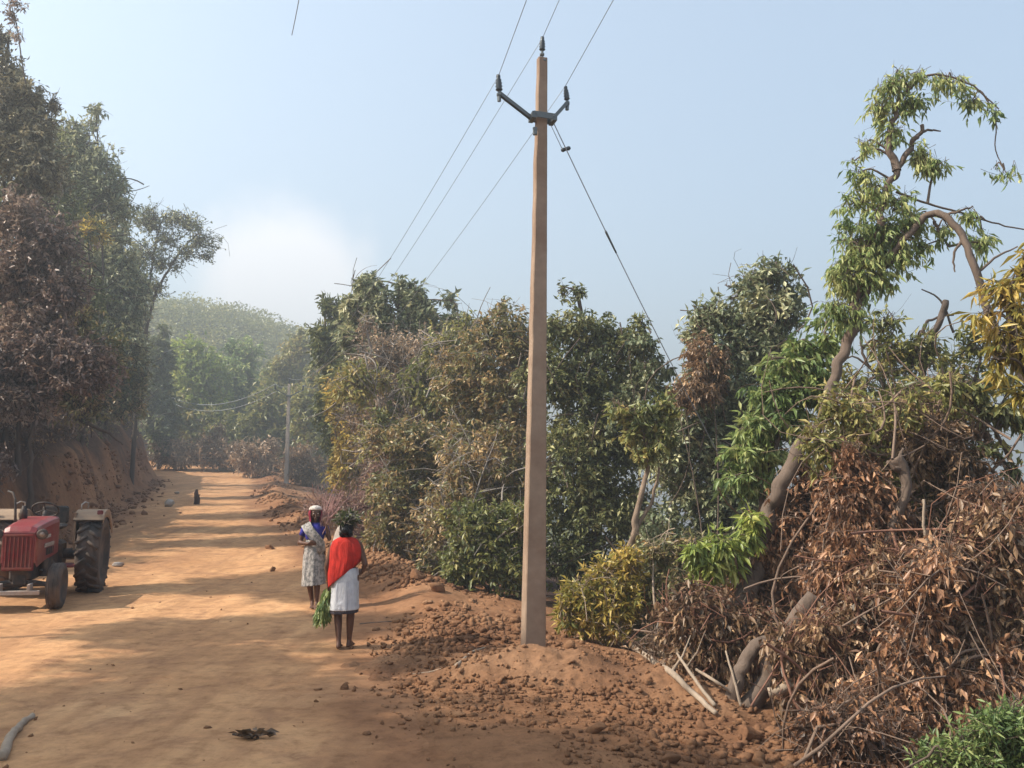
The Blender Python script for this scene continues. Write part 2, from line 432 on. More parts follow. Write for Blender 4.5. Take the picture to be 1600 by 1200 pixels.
# on and around the heap
n = 36000; x = rng.uniform(-2.2, 4.6, n); y = rng.uniform(4.2, 10.4, n)
d, t = ridge_d(x, y); eR = road_r(y)
keep = (rng.uniform(size=n) < (np.clip(1.35 - d / 1.5, .0, 1) * sst(-2.0, -.4, x) * .8 + sst(-.9, .6, x - eR) * .85)) & (vn(x * 1.3, y * 1.3, 5) + rng.uniform(-.3, .3, n) + .2 * sst(0, 1.5, x) > .36)
x, y = x[keep], y[keep]; s = .004 + .036 * rng.uniform(size=len(x)) ** 5.0
s *= 1 + .9 * sst(.2, 2, x) * (1 - sst(6.5, 9, y)) * rng.uniform(size=len(x))
scatter_clods('heap_clods', x, y, s, M_CLOD, 100, 'loose crumbly clods of red brown soil spread over the heap', 1)
n = 260; x = rng.uniform(-.9, 3.2, n); y = rng.uniform(5.6, 9.6, n); k = (rng.uniform(size=n) < sst(-.5, 1.5, x) * .8 + .15) & (vn(x * 1.7, y * 1.7, 6) > .4); x, y = x[k], y[k]
scatter_clods('lump_clods', x, y, rng.uniform(.022, .062, len(x)), M_CLOD, 120, 'larger broken lumps of earth lying on the lower side of the heap', 2)
# along the verge
n = 9000; y = rng.uniform(9.5, 60, n) ** 1.0; r = rng.normal(.75, .55, n); x = road_r(y) + r
y = 9.5 + (y - 9.5) * rng.uniform(size=n); x = road_r(y) + r
keep = (r > -.5) & (vn(x * .9, y * .9, 15) + rng.uniform(-.2, .2, n) > .42)
x, y = x[keep], y[keep]; s = (.011 + .05 * rng.uniform(size=len(x)) ** 3.2) * (1 + y / 40)
scatter_clods('verge_clods', x, y, s, M_CLOD, 140, 'broken red earth clods strewn along the right edge of the dirt road', 1)
# scattered small bits on the road
n = 900; y = 4.5 + 30 * rng.uniform(size=n) ** 1.7; u = rng.uniform(size=n); x = road_l(y) + (road_r(y) - road_l(y)) * u
keep = (vn(x * .5, y * .5, 25) + .25 * (u > .85) > .45); x, y = x[keep], y[keep]
s = .006 + .022 * rng.uniform(size=len(x)) ** 4
scatter_clods('road_grit', x, y, s, M_CLOD, 180, 'small crumbs of earth scattered on the road surface', 1)
# foot of the left bank
n = 2500; y = 10 + 48 * rng.uniform(size=n); r = np.abs(rng.normal(0, .7, n)); x = road_l(y) - .3 + r
s = (.015 + .07 * rng.uniform(size=n) ** 3) * (1 + y / 40)
scatter_clods('bank_clods', x, y, s, M_CLOD, 220, 'fallen earth crumbs along the foot of the shaded bank', 1)
# ------------------------------------------------------------------ vegetation
def norm(a): return a / np.maximum(np.linalg.norm(a, axis=-1, keepdims=True), 1e-9)
def twigs_np(p0, p1, r0, r1, bend=.12, rings=4, sides=3, rng=RNG):
    n = len(p0); t = np.linspace(0, 1, rings)
    d = p1 - p0; L = np.linalg.norm(d, axis=1, keepdims=True)
    side = norm(np.cross(d, rng.normal(size=(n, 3)))); up = norm(np.cross(d, side))
    b1 = rng.normal(size=(n, 1)) * bend; b2 = rng.normal(size=(n, 1)) * bend * .5
    pts = p0[:, None] + d[:, None] * t[None, :, None] + side[:, None] * (L * b1)[:, None] * (4 * t * (1 - t))[None, :, None] \
        + up[:, None] * (L * b2)[:, None] * np.sin(t * 6.28)[None, :, None]
    rad = (r0 + (r1 - r0) * t)[None, :] if np.isscalar(r0) else r0[:, None] + (r1 - r0)[:, None] * t[None]
    rad = np.broadcast_to(rad, (n, rings))
    an = np.arange(sides) * 2 * np.pi / sides
    ring = side[:, None, None] * np.cos(an)[None, None, :, None] + up[:, None, None] * np.sin(an)[None, None, :, None]
    v = pts[:, :, None] + ring * rad[:, :, None, None]
    k = np.arange(sides); q = []
    for i in range(rings - 1):
        q.append(np.stack([i * sides + k, i * sides + (k + 1) % sides, (i + 1) * sides + (k + 1) % sides, (i + 1) * sides + k], 1))
    q = np.concatenate(q); f = q[None] + (np.arange(n) * rings * sides)[:, None, None]
    return v.reshape(-1, 3), f.reshape(-1, 4)

def leaf_np(pos, d, L, W, rng, curl=.25, upb=.7):
    n = len(pos); up = np.array([0, 0, 1.0]) * upb + rng.normal(size=(n, 3)) * .55
    side = norm(np.cross(d, up)); nn = norm(np.cross(side, d))
    L = L[:, None]; W = W[:, None]
    tip = pos + d * L - nn * L * curl * rng.uniform(.2, 1.2, (n, 1)); mid = pos + d * L * .45
    fold = nn * W * .22
    v = np.stack([pos, mid + side * W / 2 + fold, tip, mid - side * W / 2 + fold], 1).reshape(-1, 3)
    b = (np.arange(n) * 4)[:, None]
    f = np.concatenate([b + np.array([[0, 1, 2]]), b + np.array([[0, 2, 3]])], 1).reshape(-1, 3)
    return v, f

def bl(blobs, Y, depth=.95):
    c = []; r = []
    for b in blobs:
        y = b[4] if len(b) > 4 else Y
        p = P(b[0], b[1], y); s = MPP(y)
        c.append(p[:]); r.append((b[2] * s, max(.12, (b[2] + b[3]) / 2 * s * depth), b[3] * s))
    return np.array(c), np.array(r)

def clumps(c, r, n, rng, shell=.5, gap=.35, freq=2.2):
    w = r[:, 0] * r[:, 2] * (1 + r[:, 1]) + .35 * r[:, 0] * r[:, 2] * r.mean(); w = w / w.sum()
    m = int(n * 2.4); i = rng.choice(len(c), m, p=w); u = norm(rng.normal(size=(m, 3)))
    rad = rng.uniform(size=(m, 1)) ** shell * rng.uniform(.75, 1.2, (m, 1)) * np.where(rng.uniform(size=(m, 1)) < .06, 1.28, 1)
    p = c[i] + u * rad * r[i]
    q = p * freq / max(.3, r.mean()) * .8
    f = np.sin(q[:, 0] * 1.7 + 1.3 * np.sin(q[:, 2] * 1.1)) * np.sin(q[:, 1] * 1.9 + q[:, 2]) * np.sin(q[:, 2] * 1.6 + 1.1 * q[:, 0]) + rng.uniform(-.35, .35, m)
    k = f > (gap - .5); p, u, i = p[k][:n], u[k][:n], i[k][:n]
    return p, u, i

BARK = m_bark('bark brown', (.035, .025, .02), (.15, .105, .078))
BARKD = m_bark('bark dark', (.03, .02, .016), (.085, .06, .045))
BARKP = m_bark('bark pale', (.13, .09, .065), (.34, .26, .19))
BARKR = m_bark('twig russet', (.09, .038, .025), (.23, .11, .07))
BARKG = m_bark('twig grey', (.10, .085, .075), (.25, .21, .18))

PAL = {
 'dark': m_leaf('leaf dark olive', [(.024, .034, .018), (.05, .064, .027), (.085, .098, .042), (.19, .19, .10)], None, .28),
 'grey': m_leaf('leaf grey green', [(.03, .045, .03), (.06, .08, .05), (.105, .125, .085), (.25, .255, .185)], None, .28, .42),  # pale last stop paints bright highlight flecks into the leaf colour
 'olive': m_leaf('leaf yellow olive', [(.04, .055, .02), (.085, .10, .033), (.14, .14, .05), (.20, .16, .07)], None, .35),
 'fresh': m_leaf('leaf fresh green', [(.036, .066, .026), (.075, .122, .045), (.13, .172, .068), (.205, .225, .105)], None, .42),
 'lime': m_leaf('leaf lime green', [(.055, .09, .02), (.11, .155, .034), (.17, .205, .05), (.23, .24, .08)], None, .42),
 'gold': m_leaf('leaf gold green', [(.07, .08, .02), (.16, .14, .03), (.26, .20, .05), (.30, .22, .09)], None, .4),
 'rust': m_leaf('dead leaf rust', [(.03, .017, .014), (.09, .045, .03), (.175, .09, .058), (.29, .18, .125)], None, .3),
 'russet': m_leaf('dead leaf brown', [(.035, .024, .018), (.085, .053, .036), (.15, .095, .064), (.26, .18, .125)], None, .25),
 'maroon': m_leaf('dry maroon leaf', [(.04, .028, .033), (.085, .059, .063), (.135, .098, .10), (.20, .155, .15)], None, .25),
 'mauve': m_leaf('dry mauve leaf', [(.07, .05, .045), (.14, .10, .085), (.21, .155, .125), (.28, .21, .17)], None, .2),
 'mixed': m_leaf('leaf mixed brown green', [(.03, .042, .02), (.06, .068, .03), (.12, .115, .055), (.16, .11, .065), (.28, .21, .13)], None, .3),
}
def wander(pts, n=4, amp=.0, rng=RNG):
    """Catmull-Rom through pts, with a little wobble"""
    p = np.array(pts, float); m = len(p)
    if m < 3: p = np.stack([p[0], (p[0] + p[1]) / 2 + rng.normal(size=3) * amp, p[1]]); m = 3
    q = np.concatenate([[2 * p[0] - p[1]], p, [2 * p[-1] - p[-2]]]); out = []
    for i in range(m - 1):
        a, b, c, d = q[i:i + 4]
        for t in np.arange(n) / n:
            out.append(.5 * ((2 * b) + (-a + c) * t + (2 * a - 5 * b + 4 * c - d) * t * t + (-a + 3 * b - 3 * c + d) * t ** 3))
    out.append(p[-1]); out = np.array(out)
    if amp: out[1:-1] += rng.normal(size=(len(out) - 2, 3)) * amp
    return out

def plant(name, label, cat, Y, blobs, pal, n=300, K=10, L=.09, W=.035, droop=.4, clen=.22, stems=(), bark=None,
          group=None, shell=.5, gap=.35, seed=1, root=True, bare=0, barelen=.5, trunk_auto=True, depth=.95, thick=.03, twr=.004,
          parts=('trunk', 'crown'), spread=.9, lvar=.45, tbias=0.0, subs=5, rag=1.2, arcs=0, arclen=1.3, arcth=.012):
    rng = np.random.default_rng(seed); bark = bark or BARK
    c, r = bl(blobs, Y, depth)
    if rag:      # ragged tufts standing out of the crown
        k = rng.choice(len(c), int(len(c) * rag), p=r[:, 0] / r[:, 0].sum()); u = norm(rng.normal(size=(len(k), 3)) * np.array([1, .6, .8]) + np.array([0, 0, .55]))
        q = rng.uniform(.22, .42, (len(k), 1)); c = np.concatenate([c, c[k] + u * r[k] * 1.18]); r = np.concatenate([r, r[k] * q * np.array([.8, .8, 1.25])])
    tubes = MB(); lines = []
    for st in stems:
        pts = [P(a[0], a[1], a[2] if len(a) > 2 else Y) for a in st[0]]
        pp = wander([p[:] for p in pts], 5, st[1] * MPP(Y) * .12, rng)
        rr = np.linspace(st[1], st[2], len(pp)) * MPP(Y) / 2
        (tubes.limb(pp, rr, seed + len(lines)) if st[1] > 10 else tubes.tube(pp, rr, 6)); lines.append(pp)
    if not lines and trunk_auto:
        lo = c[np.argmin(c[:, 2] - r[:, 2])]; cx, cy = c[:, 0].mean() * .5 + lo[0] * .5, c[:, 1].mean() * .5 + lo[1] * .5
        b = np.array([cx, cy, sz(cx, cy) - .1]); top = c[np.argmax(c[:, 2])]
        for q in range(2 if thick < .08 else 1):
            tgt = top if q == 0 else c[rng.integers(len(c))]
            mid = (b + tgt) / 2 + np.array([rng.normal() * .25, rng.normal() * .2, 0])
            pp = wander([b + rng.normal(size=3) * .05 * q, b * .7 + mid * .3 + rng.normal(size=3) * .08, mid, tgt], 5, thick * .2, rng)
            tubes.tube(pp, np.linspace(thick, thick * .3, len(pp)), 8); lines.append(pp)
    allp = np.concatenate(lines) if lines else np.array([c.mean(0)])
    base = allp[np.argmin(allp[:, 2])]
    if lines and root:
        for pp in lines[:1]:
            g = sz(pp[0][0], pp[0][1])
            if pp[0][2] > g + .02:
                rad = (stems[0][1] * MPP(Y) / 2) if stems else thick
                tubes.tube([(pp[0][0] - .05, pp[0][1], g - .15), pp[0]], [rad * 1.25, rad], 9)
    base = np.array([allp[np.argmin(allp[:, 2])][0], allp[np.argmin(allp[:, 2])][1], 0]); base[2] = sz(base[0], base[1])
    # limbs: trunk -> blob, then into the blob
    brs0 = []; brs1 = []; br0 = []; br1 = []
    for k in range(len(c)):
        dd = np.linalg.norm(allp - c[k], axis=1) + np.maximum(0, allp[:, 2] - c[k][2]) * 1.5
        s = allp[np.argmin(dd)]; R0 = max(.008, min(thick * .6, .02 * np.linalg.norm(c[k] - s) + .008))
        if np.linalg.norm(c[k] - s) > .05:
            pp = wander([s, (s + c[k]) / 2 + rng.normal(size=3) * .08 * np.linalg.norm(c[k] - s) + np.array([0, 0, .08]), c[k]], 3, 0, rng)
            tubes.tube(pp, np.linspace(R0, R0 * .5, len(pp)), 5)
        for q in range(subs):
            u = norm(rng.normal(size=3) + np.array([0, 0, .3])); e = c[k] + u * r[k] * rng.uniform(.6, 1.05)
            brs0.append(c[k] + rng.normal(size=3) * .03); brs1.append(e); br0.append(R0 * .45); br1.append(R0 * .12)
    TV = []; TF = []; off = 0
    def addt(v, f):
        nonlocal off
        TV.append(v); TF.append(f + off); off += len(v)
    if brs0: addt(*twigs_np(np.array(brs0), np.array(brs1), np.array(br0), np.array(br1), .12, 5, 4, rng))
    p, u, bi = clumps(c, r, n, rng, shell, gap); n = len(p)
    a = norm(u * .7 + rng.normal(size=(n, 3)) * .6 + np.array([0, 0, .25 - droop * .5])); cl = clen * rng.uniform(.6, 1.3, (n, 1))
    if twr > 0:
        addt(*twigs_np(p - a * cl * 1.0, p + a * cl * .9, twr, twr * .4, .12, 3, 3, rng))
    if bare:
        w = r[:, 0] * r[:, 2]; bi2 = rng.choice(len(c), bare, p=w / w.sum()); u2 = norm(rng.normal(size=(bare, 3)))
        s = c[bi2] + u2 * r[bi2] * rng.uniform(.1, .9, (bare, 1)); dirn = norm(rng.normal(size=(bare, 3)) + u2 * .5 + np.array([0, 0, .15 - droop * .3]))
        ln = barelen * rng.uniform(.4, 1.3, (bare, 1)); th = rng.uniform(.7, 2.0, bare) * max(twr, .004)
        addt(*twigs_np(s - dirn * ln / 2, s + dirn * ln / 2, th, th * .35, .16, 5, 3, rng))
    if arcs:
        w = r[:, 0] * r[:, 2]; bi3 = rng.choice(len(c), arcs, p=w / w.sum()); u3 = norm(rng.normal(size=(arcs, 3)))
        s = c[bi3] + u3 * r[bi3] * rng.uniform(.3, 1.0, (arcs, 1)); dirn = norm(rng.normal(size=(arcs, 3)) * np.array([1, .6, .9]) + np.array([0, 0, .25]))
        ln = arclen * rng.uniform(.4, 1.3, (arcs, 1)); th = arcth * rng.uniform(.35, 1.3, arcs)
        addt(*twigs_np(s - dirn * ln / 2, s + dirn * ln / 2, th, th * .4, .2, 9, 5, rng))
    root_o = empty(name, base.tolist(), label, cat, group)
    # merge tubes (polygons) and twigs (quads) in one mesh
    tv = np.array(tubes.v) if tubes.v else np.zeros((0, 3)); quads = [f for f in tubes.f if len(f) == 4]
    co = np.concatenate([tv] + TV); fs = np.concatenate(([np.array(quads)] if quads else []) + [f + len(tv) for f in TF])
    under(mesh_np(parts[0], co, fs, bark, smooth=True), root_o)
    if K > 0:
        t = rng.uniform(size=(n, K)); pos = p[:, None] + a[:, None] * (cl * (t * 2 - 1) * .9)[:, :, None]
        d = norm(a[:, None] * .5 + norm(rng.normal(size=(n, K, 3))) * spread + np.array([0, 0, -droop]))
        pos = pos + d * .01
        Ls = L * rng.uniform(1 - lvar, 1 + lvar, (n, K)); Ws = W * rng.uniform(.75, 1.25, (n, K))
        v, f = leaf_np(pos.reshape(-1, 3), d.reshape(-1, 3), Ls.ravel(), Ws.ravel(), rng)
        ct = rng.uniform(size=(n, 1)); bt = rng.uniform(size=len(c))[bi][:, None]
        tint = np.clip((.35 * ct + .25 * bt + .4 * rng.uniform(size=(n, K)) - .5) * 1.45 + .48 + tbias, 0, 1).ravel()  # tint spread widened so the brightest leaves act as painted highlights
        under(mesh_np(parts[1], v, f, PAL[pal] if isinstance(pal, str) else pal, tint=np.repeat(tint, 2)), root_o)
    return root_o
# ------------------------------------------------------------------ right side, far to near
G_END = 'trees closing off the bend in the road'
ends = [
 ('narrow dark tree at the bend right beside the shaded bank', 66, [(248, 565, 18, 40), (245, 620, 22, 40), (256, 668, 20, 40)], 'dark', 1),
 ('bright yellow green tree at the bend next to the narrow dark one', 76, [(300, 560, 30, 35), (290, 600, 38, 35), (325, 590, 32, 35), (305, 640, 45, 38)], 'lime', 2),
 ('rounded green tree behind the hanging wires at the bend', 80, [(365, 590, 40, 38), (385, 555, 25, 30), (350, 630, 45, 38), (395, 630, 40, 40)], 'fresh', 3),
 ('dark bushy topped tree rising just above the far pole', 74, [(468, 545, 28, 24), (458, 575, 22, 28), (440, 600, 30, 34), (480, 605, 30, 36)], 'olive', 4),
 ('leafy tree filling the gap right of the far pole', 64, [(490, 640, 34, 45), (505, 590, 22, 34), (500, 690, 26, 45)], 'olive', 5),
 ('green tree standing directly behind the far pole', 70, [(425, 640, 36, 40), (410, 675, 36, 40), (450, 680, 32, 40)], 'olive', 6),
 ('sprawling olive tree over the road where it disappears', 72, [(265, 650, 32, 38), (300, 680, 36, 36), (345, 678, 34, 36)], 'olive', 7),
]
for lb, Y, b, pal, sd in ends:
    plant('roadside_tree', lb, 'tree', Y, b, pal, n=900, K=9, L=.42, W=.2, clen=.55, thick=.16, twr=.02, group=G_END, seed=sd, gap=.3, subs=8, bark=BARKG, bare=60, barelen=2.0)
lows = [
 ('tawny dry shrub at the road edge nearest the shaded bank', 66, [(255, 705, 26, 26), (282, 712, 26, 22)], 'mauve', 11),
 ('straw coloured rounded shrub at the road edge under the olive tree', 66, [(325, 705, 30, 26), (352, 712, 26, 22)], 'russet', 12),
 ('brown twiggy shrub at the road edge left of the far pole', 61, [(385, 715, 26, 28), (412, 722, 22, 26)], 'mauve', 13),
 ('dry shrub at the foot of the far pole', 56, [(462, 725, 22, 30), (485, 738, 24, 26)], 'russet', 14),
]
for lb, Y, b, pal, sd in lows:
    plant('dry_shrub', lb, 'shrub', Y, b, pal, n=420, K=7, L=.3, W=.11, clen=.4, thick=.05, twr=.014, group='dry shrubs along the far road edge', seed=sd, subs=8, bark=BARKP, bare=140, barelen=1.6)

plant('dark_tree', 'tall ragged dark green tree with leggy top, just right of the far pole', 'tree', 33,
      [(530, 492, 16, 22), (512, 478, 9, 14), (545, 535, 32, 32), (510, 545, 22, 26), (500, 520, 14, 12), (540, 590, 36, 40), (520, 640, 26, 36), (545, 680, 36, 40)], 'dark', n=1300, K=10, L=.24, W=.11, clen=.3, thick=.13, twr=.01, seed=21, gap=.42)
plant('yellow_shrub', 'yellow leaved bush half way up, left of the purple dry creeper', 'shrub', 29,
      [(545, 610, 30, 26), (565, 635, 30, 24), (540, 650, 24, 28), (560, 690, 38, 40), (545, 740, 28, 34)], 'gold', n=900, K=10, L=.18, W=.08, clen=.25, thick=.06, twr=.008, seed=22)
plant('forked_tree', 'tree with two dark tufted tops above dry creeper, left of the near pole', 'tree', 25,
      [(575, 452, 26, 22), (580, 490, 32, 32), (645, 468, 26, 24), (655, 500, 30, 26), (610, 520, 34, 28), (560, 530, 28, 32), (690, 520, 30, 24), (705, 470, 10, 12), (620, 560, 60, 36)], 'grey', n=1500, K=10, L=.2, W=.09, clen=.26, thick=.12, twr=.009, seed=23, gap=.45, tbias=.05, arcs=50, arclen=1.6, arcth=.014)
plant('dry_creeper_tree', 'tree smothered in purple brown dry creeper and bare twigs', 'tree', 23,
      [(600, 560, 46, 50), (650, 560, 48, 50), (690, 570, 42, 52), (620, 640, 60, 60), (690, 650, 50, 60), (590, 710, 46, 50), (650, 720, 50, 50)], 'mauve', n=1300, K=8, L=.13, W=.045, clen=.28, thick=.1, twr=.008, seed=24, bare=1300, barelen=1.0, bark=BARKG)
plant('mixed_tree', 'green and brown leaved tree directly left of the near pole', 'tree', 17.5,
      [(795, 515, 42, 30), (755, 545, 46, 36), (820, 545, 34, 46), (725, 600, 46, 46), (790, 610, 60, 60), (740, 680, 60, 60), (805, 690, 50, 60), (770, 770, 66, 60), (810, 820, 40, 60)], 'mixed', n=2100, K=10, L=.115, W=.05, clen=.2, thick=.1, twr=.006, seed=25, gap=.5, tbias=.05, arcs=50, arclen=1.6, arcth=.014, bare=250, barelen=.8, bark=BARKG)
plant('verge_bush', 'big olive green bush leaning over the verge behind the two women', 'bush', 18.5,
      [(640, 700, 50, 46), (690, 730, 46, 50), (620, 770, 46, 46), (670, 800, 52, 46), (640, 850, 40, 34), (700, 850, 40, 40), (600, 830, 30, 34)], 'mixed', n=2000, K=10, L=.11, W=.052, clen=.18, thick=.05, twr=.006, seed=26, bare=500, barelen=.8, bark=BARKG, tbias=.05)
plant('verge_bush', 'leafy bush at the road edge just left of the near pole foot', 'bush', 14.6,
      [(740, 830, 40, 46), (770, 870, 50, 44), (810, 890, 40, 40), (725, 885, 30, 30), (800, 830, 40, 44)], 'olive', n=1500, K=9, L=.1, W=.048, clen=.16, thick=.04, twr=.005, seed=27, bare=200, barelen=.6, bark=BARKG, tbias=-.15)
plant('dry_twig_bush', 'bush of bare pinkish twigs at the verge behind the women\'s heads', 'bush', 20.5,
      [(530, 800, 34, 26), (575, 790, 34, 40), (500, 795, 20, 18), (600, 750, 30, 46), (560, 845, 30, 26)], 'mauve', n=380, K=6, L=.09, W=.03, clen=.2, thick=.03, twr=.006, seed=28, bare=900, barelen=.8, bark=m_bark('twig pink', (.12, .065, .055), (.30, .18, .155)))
plant('climber_mass', 'olive climber mass bridging the forked tree and the tree left of the near pole', 'climber', 21,
      [(700, 540, 34, 30), (730, 590, 40, 40), (690, 620, 44, 44), (560, 600, 36, 36), (600, 690, 40, 40), (660, 600, 40, 40), (735, 515, 22, 20)], 'olive', n=1000, K=8, L=.15, W=.065, clen=.24, thick=.04, twr=.007, seed=66, gap=.5, bare=300, barelen=1.0, arcs=60, arclen=1.8, arcth=.02, bark=BARKG, parts=('stem', 'foliage'), tbias=.05)
plant('climber_mass', 'brown and green climber curtain low between the verge bush and the near pole', 'climber', 15.8,
      [(720, 760, 40, 50), (700, 820, 44, 44), (760, 720, 40, 50), (800, 760, 36, 50), (680, 880, 30, 26), (840, 760, 30, 60)], 'mixed', n=900, K=8, L=.11, W=.05, clen=.2, thick=.03, twr=.006, seed=67, gap=.5, bare=300, barelen=.9, arcs=60, arclen=1.4, arcth=.014, bark=BARKG, parts=('stem', 'foliage'), tbias=.1)
# behind / right of the pole
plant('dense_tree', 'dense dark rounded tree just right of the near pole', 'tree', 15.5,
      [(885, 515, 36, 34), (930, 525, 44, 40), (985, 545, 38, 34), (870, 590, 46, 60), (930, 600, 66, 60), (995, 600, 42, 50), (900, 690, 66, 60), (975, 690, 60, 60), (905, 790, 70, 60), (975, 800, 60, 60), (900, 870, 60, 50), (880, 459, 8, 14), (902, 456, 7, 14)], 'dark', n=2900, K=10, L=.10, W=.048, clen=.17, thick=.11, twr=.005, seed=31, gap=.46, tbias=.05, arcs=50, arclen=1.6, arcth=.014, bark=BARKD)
plant('hanging_creeper', 'creeper strands trailing off the right side of the dense dark tree', 'creeper', 14.9,
      [(1005, 535, 22, 14), (1028, 560, 14, 10), (1045, 580, 18, 9), (1012, 580, 12, 24), (985, 620, 10, 34), (960, 640, 10, 40), (1040, 620, 24, 14)], 'grey', n=260, K=9, L=.09, W=.055, clen=.12, thick=.012, twr=.004, seed=32, trunk_auto=True, droop=.8, parts=('stem', 'foliage'))
plant('tall_tree', 'tall airy grey green tree rising between the dense tree and the leaning tree', 'tree', 14.2,
      [(1210, 428, 34, 26), (1170, 445, 28, 22), (1235, 455, 22, 24), (1115, 490, 38, 26), (1190, 490, 52, 36), (1085, 520, 26, 24), (1225, 500, 26, 20), (1140, 545, 56, 40), (1200, 560, 50, 44), (1110, 600, 50, 46), (1170, 640, 66, 50), (1095, 680, 54, 56), (1150, 730, 66, 56), (1080, 770, 50, 50), (1140, 810, 60, 50), (1100, 870, 56, 46), (1040, 850, 50, 56), (1040, 700, 36, 60)], 'grey', n=3000, K=9, L=.115, W=.055, clen=.17, thick=.09, twr=.005, seed=33, gap=.5, tbias=.14, arcs=50, arclen=1.6, arcth=.014, bark=BARK, bare=400, barelen=.7)
plant('brown_leaf_patch', 'withered brown climber hanging in the upper middle of the tall airy tree', 'climber', 13.6,
      [(1092, 560, 20, 40), (1110, 600, 24, 30), (1075, 610, 24, 30), (1120, 560, 16, 24)], 'russet', n=260, K=10, L=.10, W=.035, clen=.14, thick=.02, twr=.005, seed=34, droop=.8, parts=('stem', 'foliage'))
BARKT2 = m_bark('bark tan', (.08, .055, .04), (.24, .17, .12))
plant('slim_tree', 'slim pale stemmed young tree with one green tuft, right of the near pole', 'tree', 11.6,
      [(1000, 650, 26, 18), (1026, 690, 18, 26), (968, 640, 18, 10), (1004, 712, 16, 14), (1040, 650, 14, 34), (985, 680, 14, 10)], 'olive', n=170, K=10, L=.11, W=.045, clen=.14, stems=[([(952, 945), (965, 895), (985, 850), (996, 790), (1012, 740), (1010, 690)], 14, 6), ([(990, 830), (1015, 790), (1030, 730)], 8, 4)], bark=BARKT2, seed=35, droop=.55, tbias=-.1, subs=3)
plant('yellow_bush', 'low yellow green bush on the verge right of the pole foot', 'bush', 11.2,
      [(915, 930, 34, 26), (950, 905, 30, 26), (900, 965, 28, 20), (940, 965, 40, 24), (975, 935, 34, 30), (985, 880, 20, 30)], 'gold', n=560, K=10, L=.10, W=.035, clen=.13, thick=.02, twr=.005, seed=36, droop=.35, bark=BARKP, bare=160, barelen=.5, tbias=-.1)
plant('dark_undergrowth', 'dark tangle of small leaved shrub in the hollow behind the fallen pale branches', 'shrub', 11.4,
      [(1040, 930, 50, 50), (1090, 960, 46, 46), (1030, 985, 44, 30), (1060, 880, 40, 40), (1100, 1010, 40, 30)], 'mixed', n=1100, K=9, L=.09, W=.04, clen=.15, thick=.03, twr=.005, seed=37, bare=350, barelen=.6, tbias=-.1, bark=BARKP)

# the big leaning tree with the broken limb
plant('leaning_tree', 'tall battered tree leaning right with drooping leaves and a broken bent limb', 'tree', 9.2,
      [(1390, 135, 26, 20), (1430, 120, 34, 14), (1480, 128, 34, 14), (1425, 160, 30, 18), (1520, 155, 24, 16), (1553, 172, 20, 12), (1376, 170, 16, 22), (1440, 245, 24, 24), (1465, 262, 16, 12), (1395, 205, 14, 16),
       (1345, 268, 18, 24), (1365, 300, 32, 34), (1328, 320, 14, 30), (1335, 375, 30, 40), (1375, 360, 38, 46), (1400, 315, 26, 24), (1420, 350, 26, 26), (1400, 400, 34, 30), (1320, 430, 26, 36), (1350, 440, 24, 30), (1306, 480, 18, 30), (1380, 435, 22, 20), (1330, 500, 22, 26), (1350, 400, 26, 40), (1440, 385, 18, 16), (1350, 230, 10, 14), (1515, 340, 14, 14), (1470, 360, 16, 16), (1535, 380, 14, 18), (1578, 272, 13, 8), (1555, 265, 8, 7)],
      'fresh', n=1050, K=8, L=.09, W=.026, clen=.14, rag=.6, droop=.95, spread=.65, seed=41, shell=.75, gap=.45, twr=.003, tbias=.18, bark=BARK, thick=.05, subs=3,
      stems=[([(1120, 1050, 9.0), (1150, 965, 9.0), (1178, 900, 9.1), (1195, 820, 9.2), (1222, 750, 9.2), (1268, 675), (1300, 600), (1322, 520), (1343, 430), (1375, 330), (1400, 262), (1425, 220), (1440, 195)], 30, 6),
             ([(1400, 265), (1390, 225), (1396, 190), (1410, 150), (1440, 120)], 14, 3), ([(1425, 222), (1445, 205), (1470, 205)], 7, 2),
             ([(1410, 150), (1450, 118), (1510, 128), (1560, 170)], 5, 2), ([(1540, 150), (1556, 190), (1556, 235), (1580, 285)], 2.5, 1.5),
             ([(1318, 535), (1350, 465), (1372, 430), (1410, 378, 9.1), (1445, 340, 9.0), (1472, 335, 8.9), (1502, 365, 8.8), (1524, 420, 8.7), (1540, 480, 8.7), (1572, 545, 8.6), (1610, 605, 8.6)], 9, 13), ([(1465, 338, 8.95), (1500, 330, 8.8), (1520, 322, 8.8)], 5, 2), ([(1505, 370, 8.8), (1490, 400, 8.8), (1492, 425, 8.8)], 5, 2), ([(1528, 425, 8.7), (1560, 400, 8.7), (1590, 385, 8.7)], 5, 2),
             ([(1400, 300), (1450, 318), (1510, 335), (1560, 350), (1620, 362)], 4, 2), ([(1460, 345), (1470, 365), (1482, 385)], 6, 3)])
plant('green_shoots', 'bright green drooping leaf shoots hanging left of the leaning trunk', 'foliage spray', 9.6,
      [(1262, 560, 34, 26), (1225, 580, 34, 22), (1200, 612, 26, 18), (1260, 610, 40, 26), (1215, 650, 36, 24), (1175, 670, 30, 20), (1160, 705, 28, 22), (1195, 700, 30, 28), (1155, 745, 24, 22), (1185, 750, 22, 26), (1290, 520, 18, 36)],
      'fresh', n=620, K=10, L=.115, W=.036, clen=.10, droop=.7, spread=.75, seed=42, gap=.3, twr=.004, stems=[([(1195, 860), (1190, 780), (1215, 690), (1250, 610), (1285, 540)], 9, 4)], tbias=.0, subs=4, parts=('stem', 'foliage'))
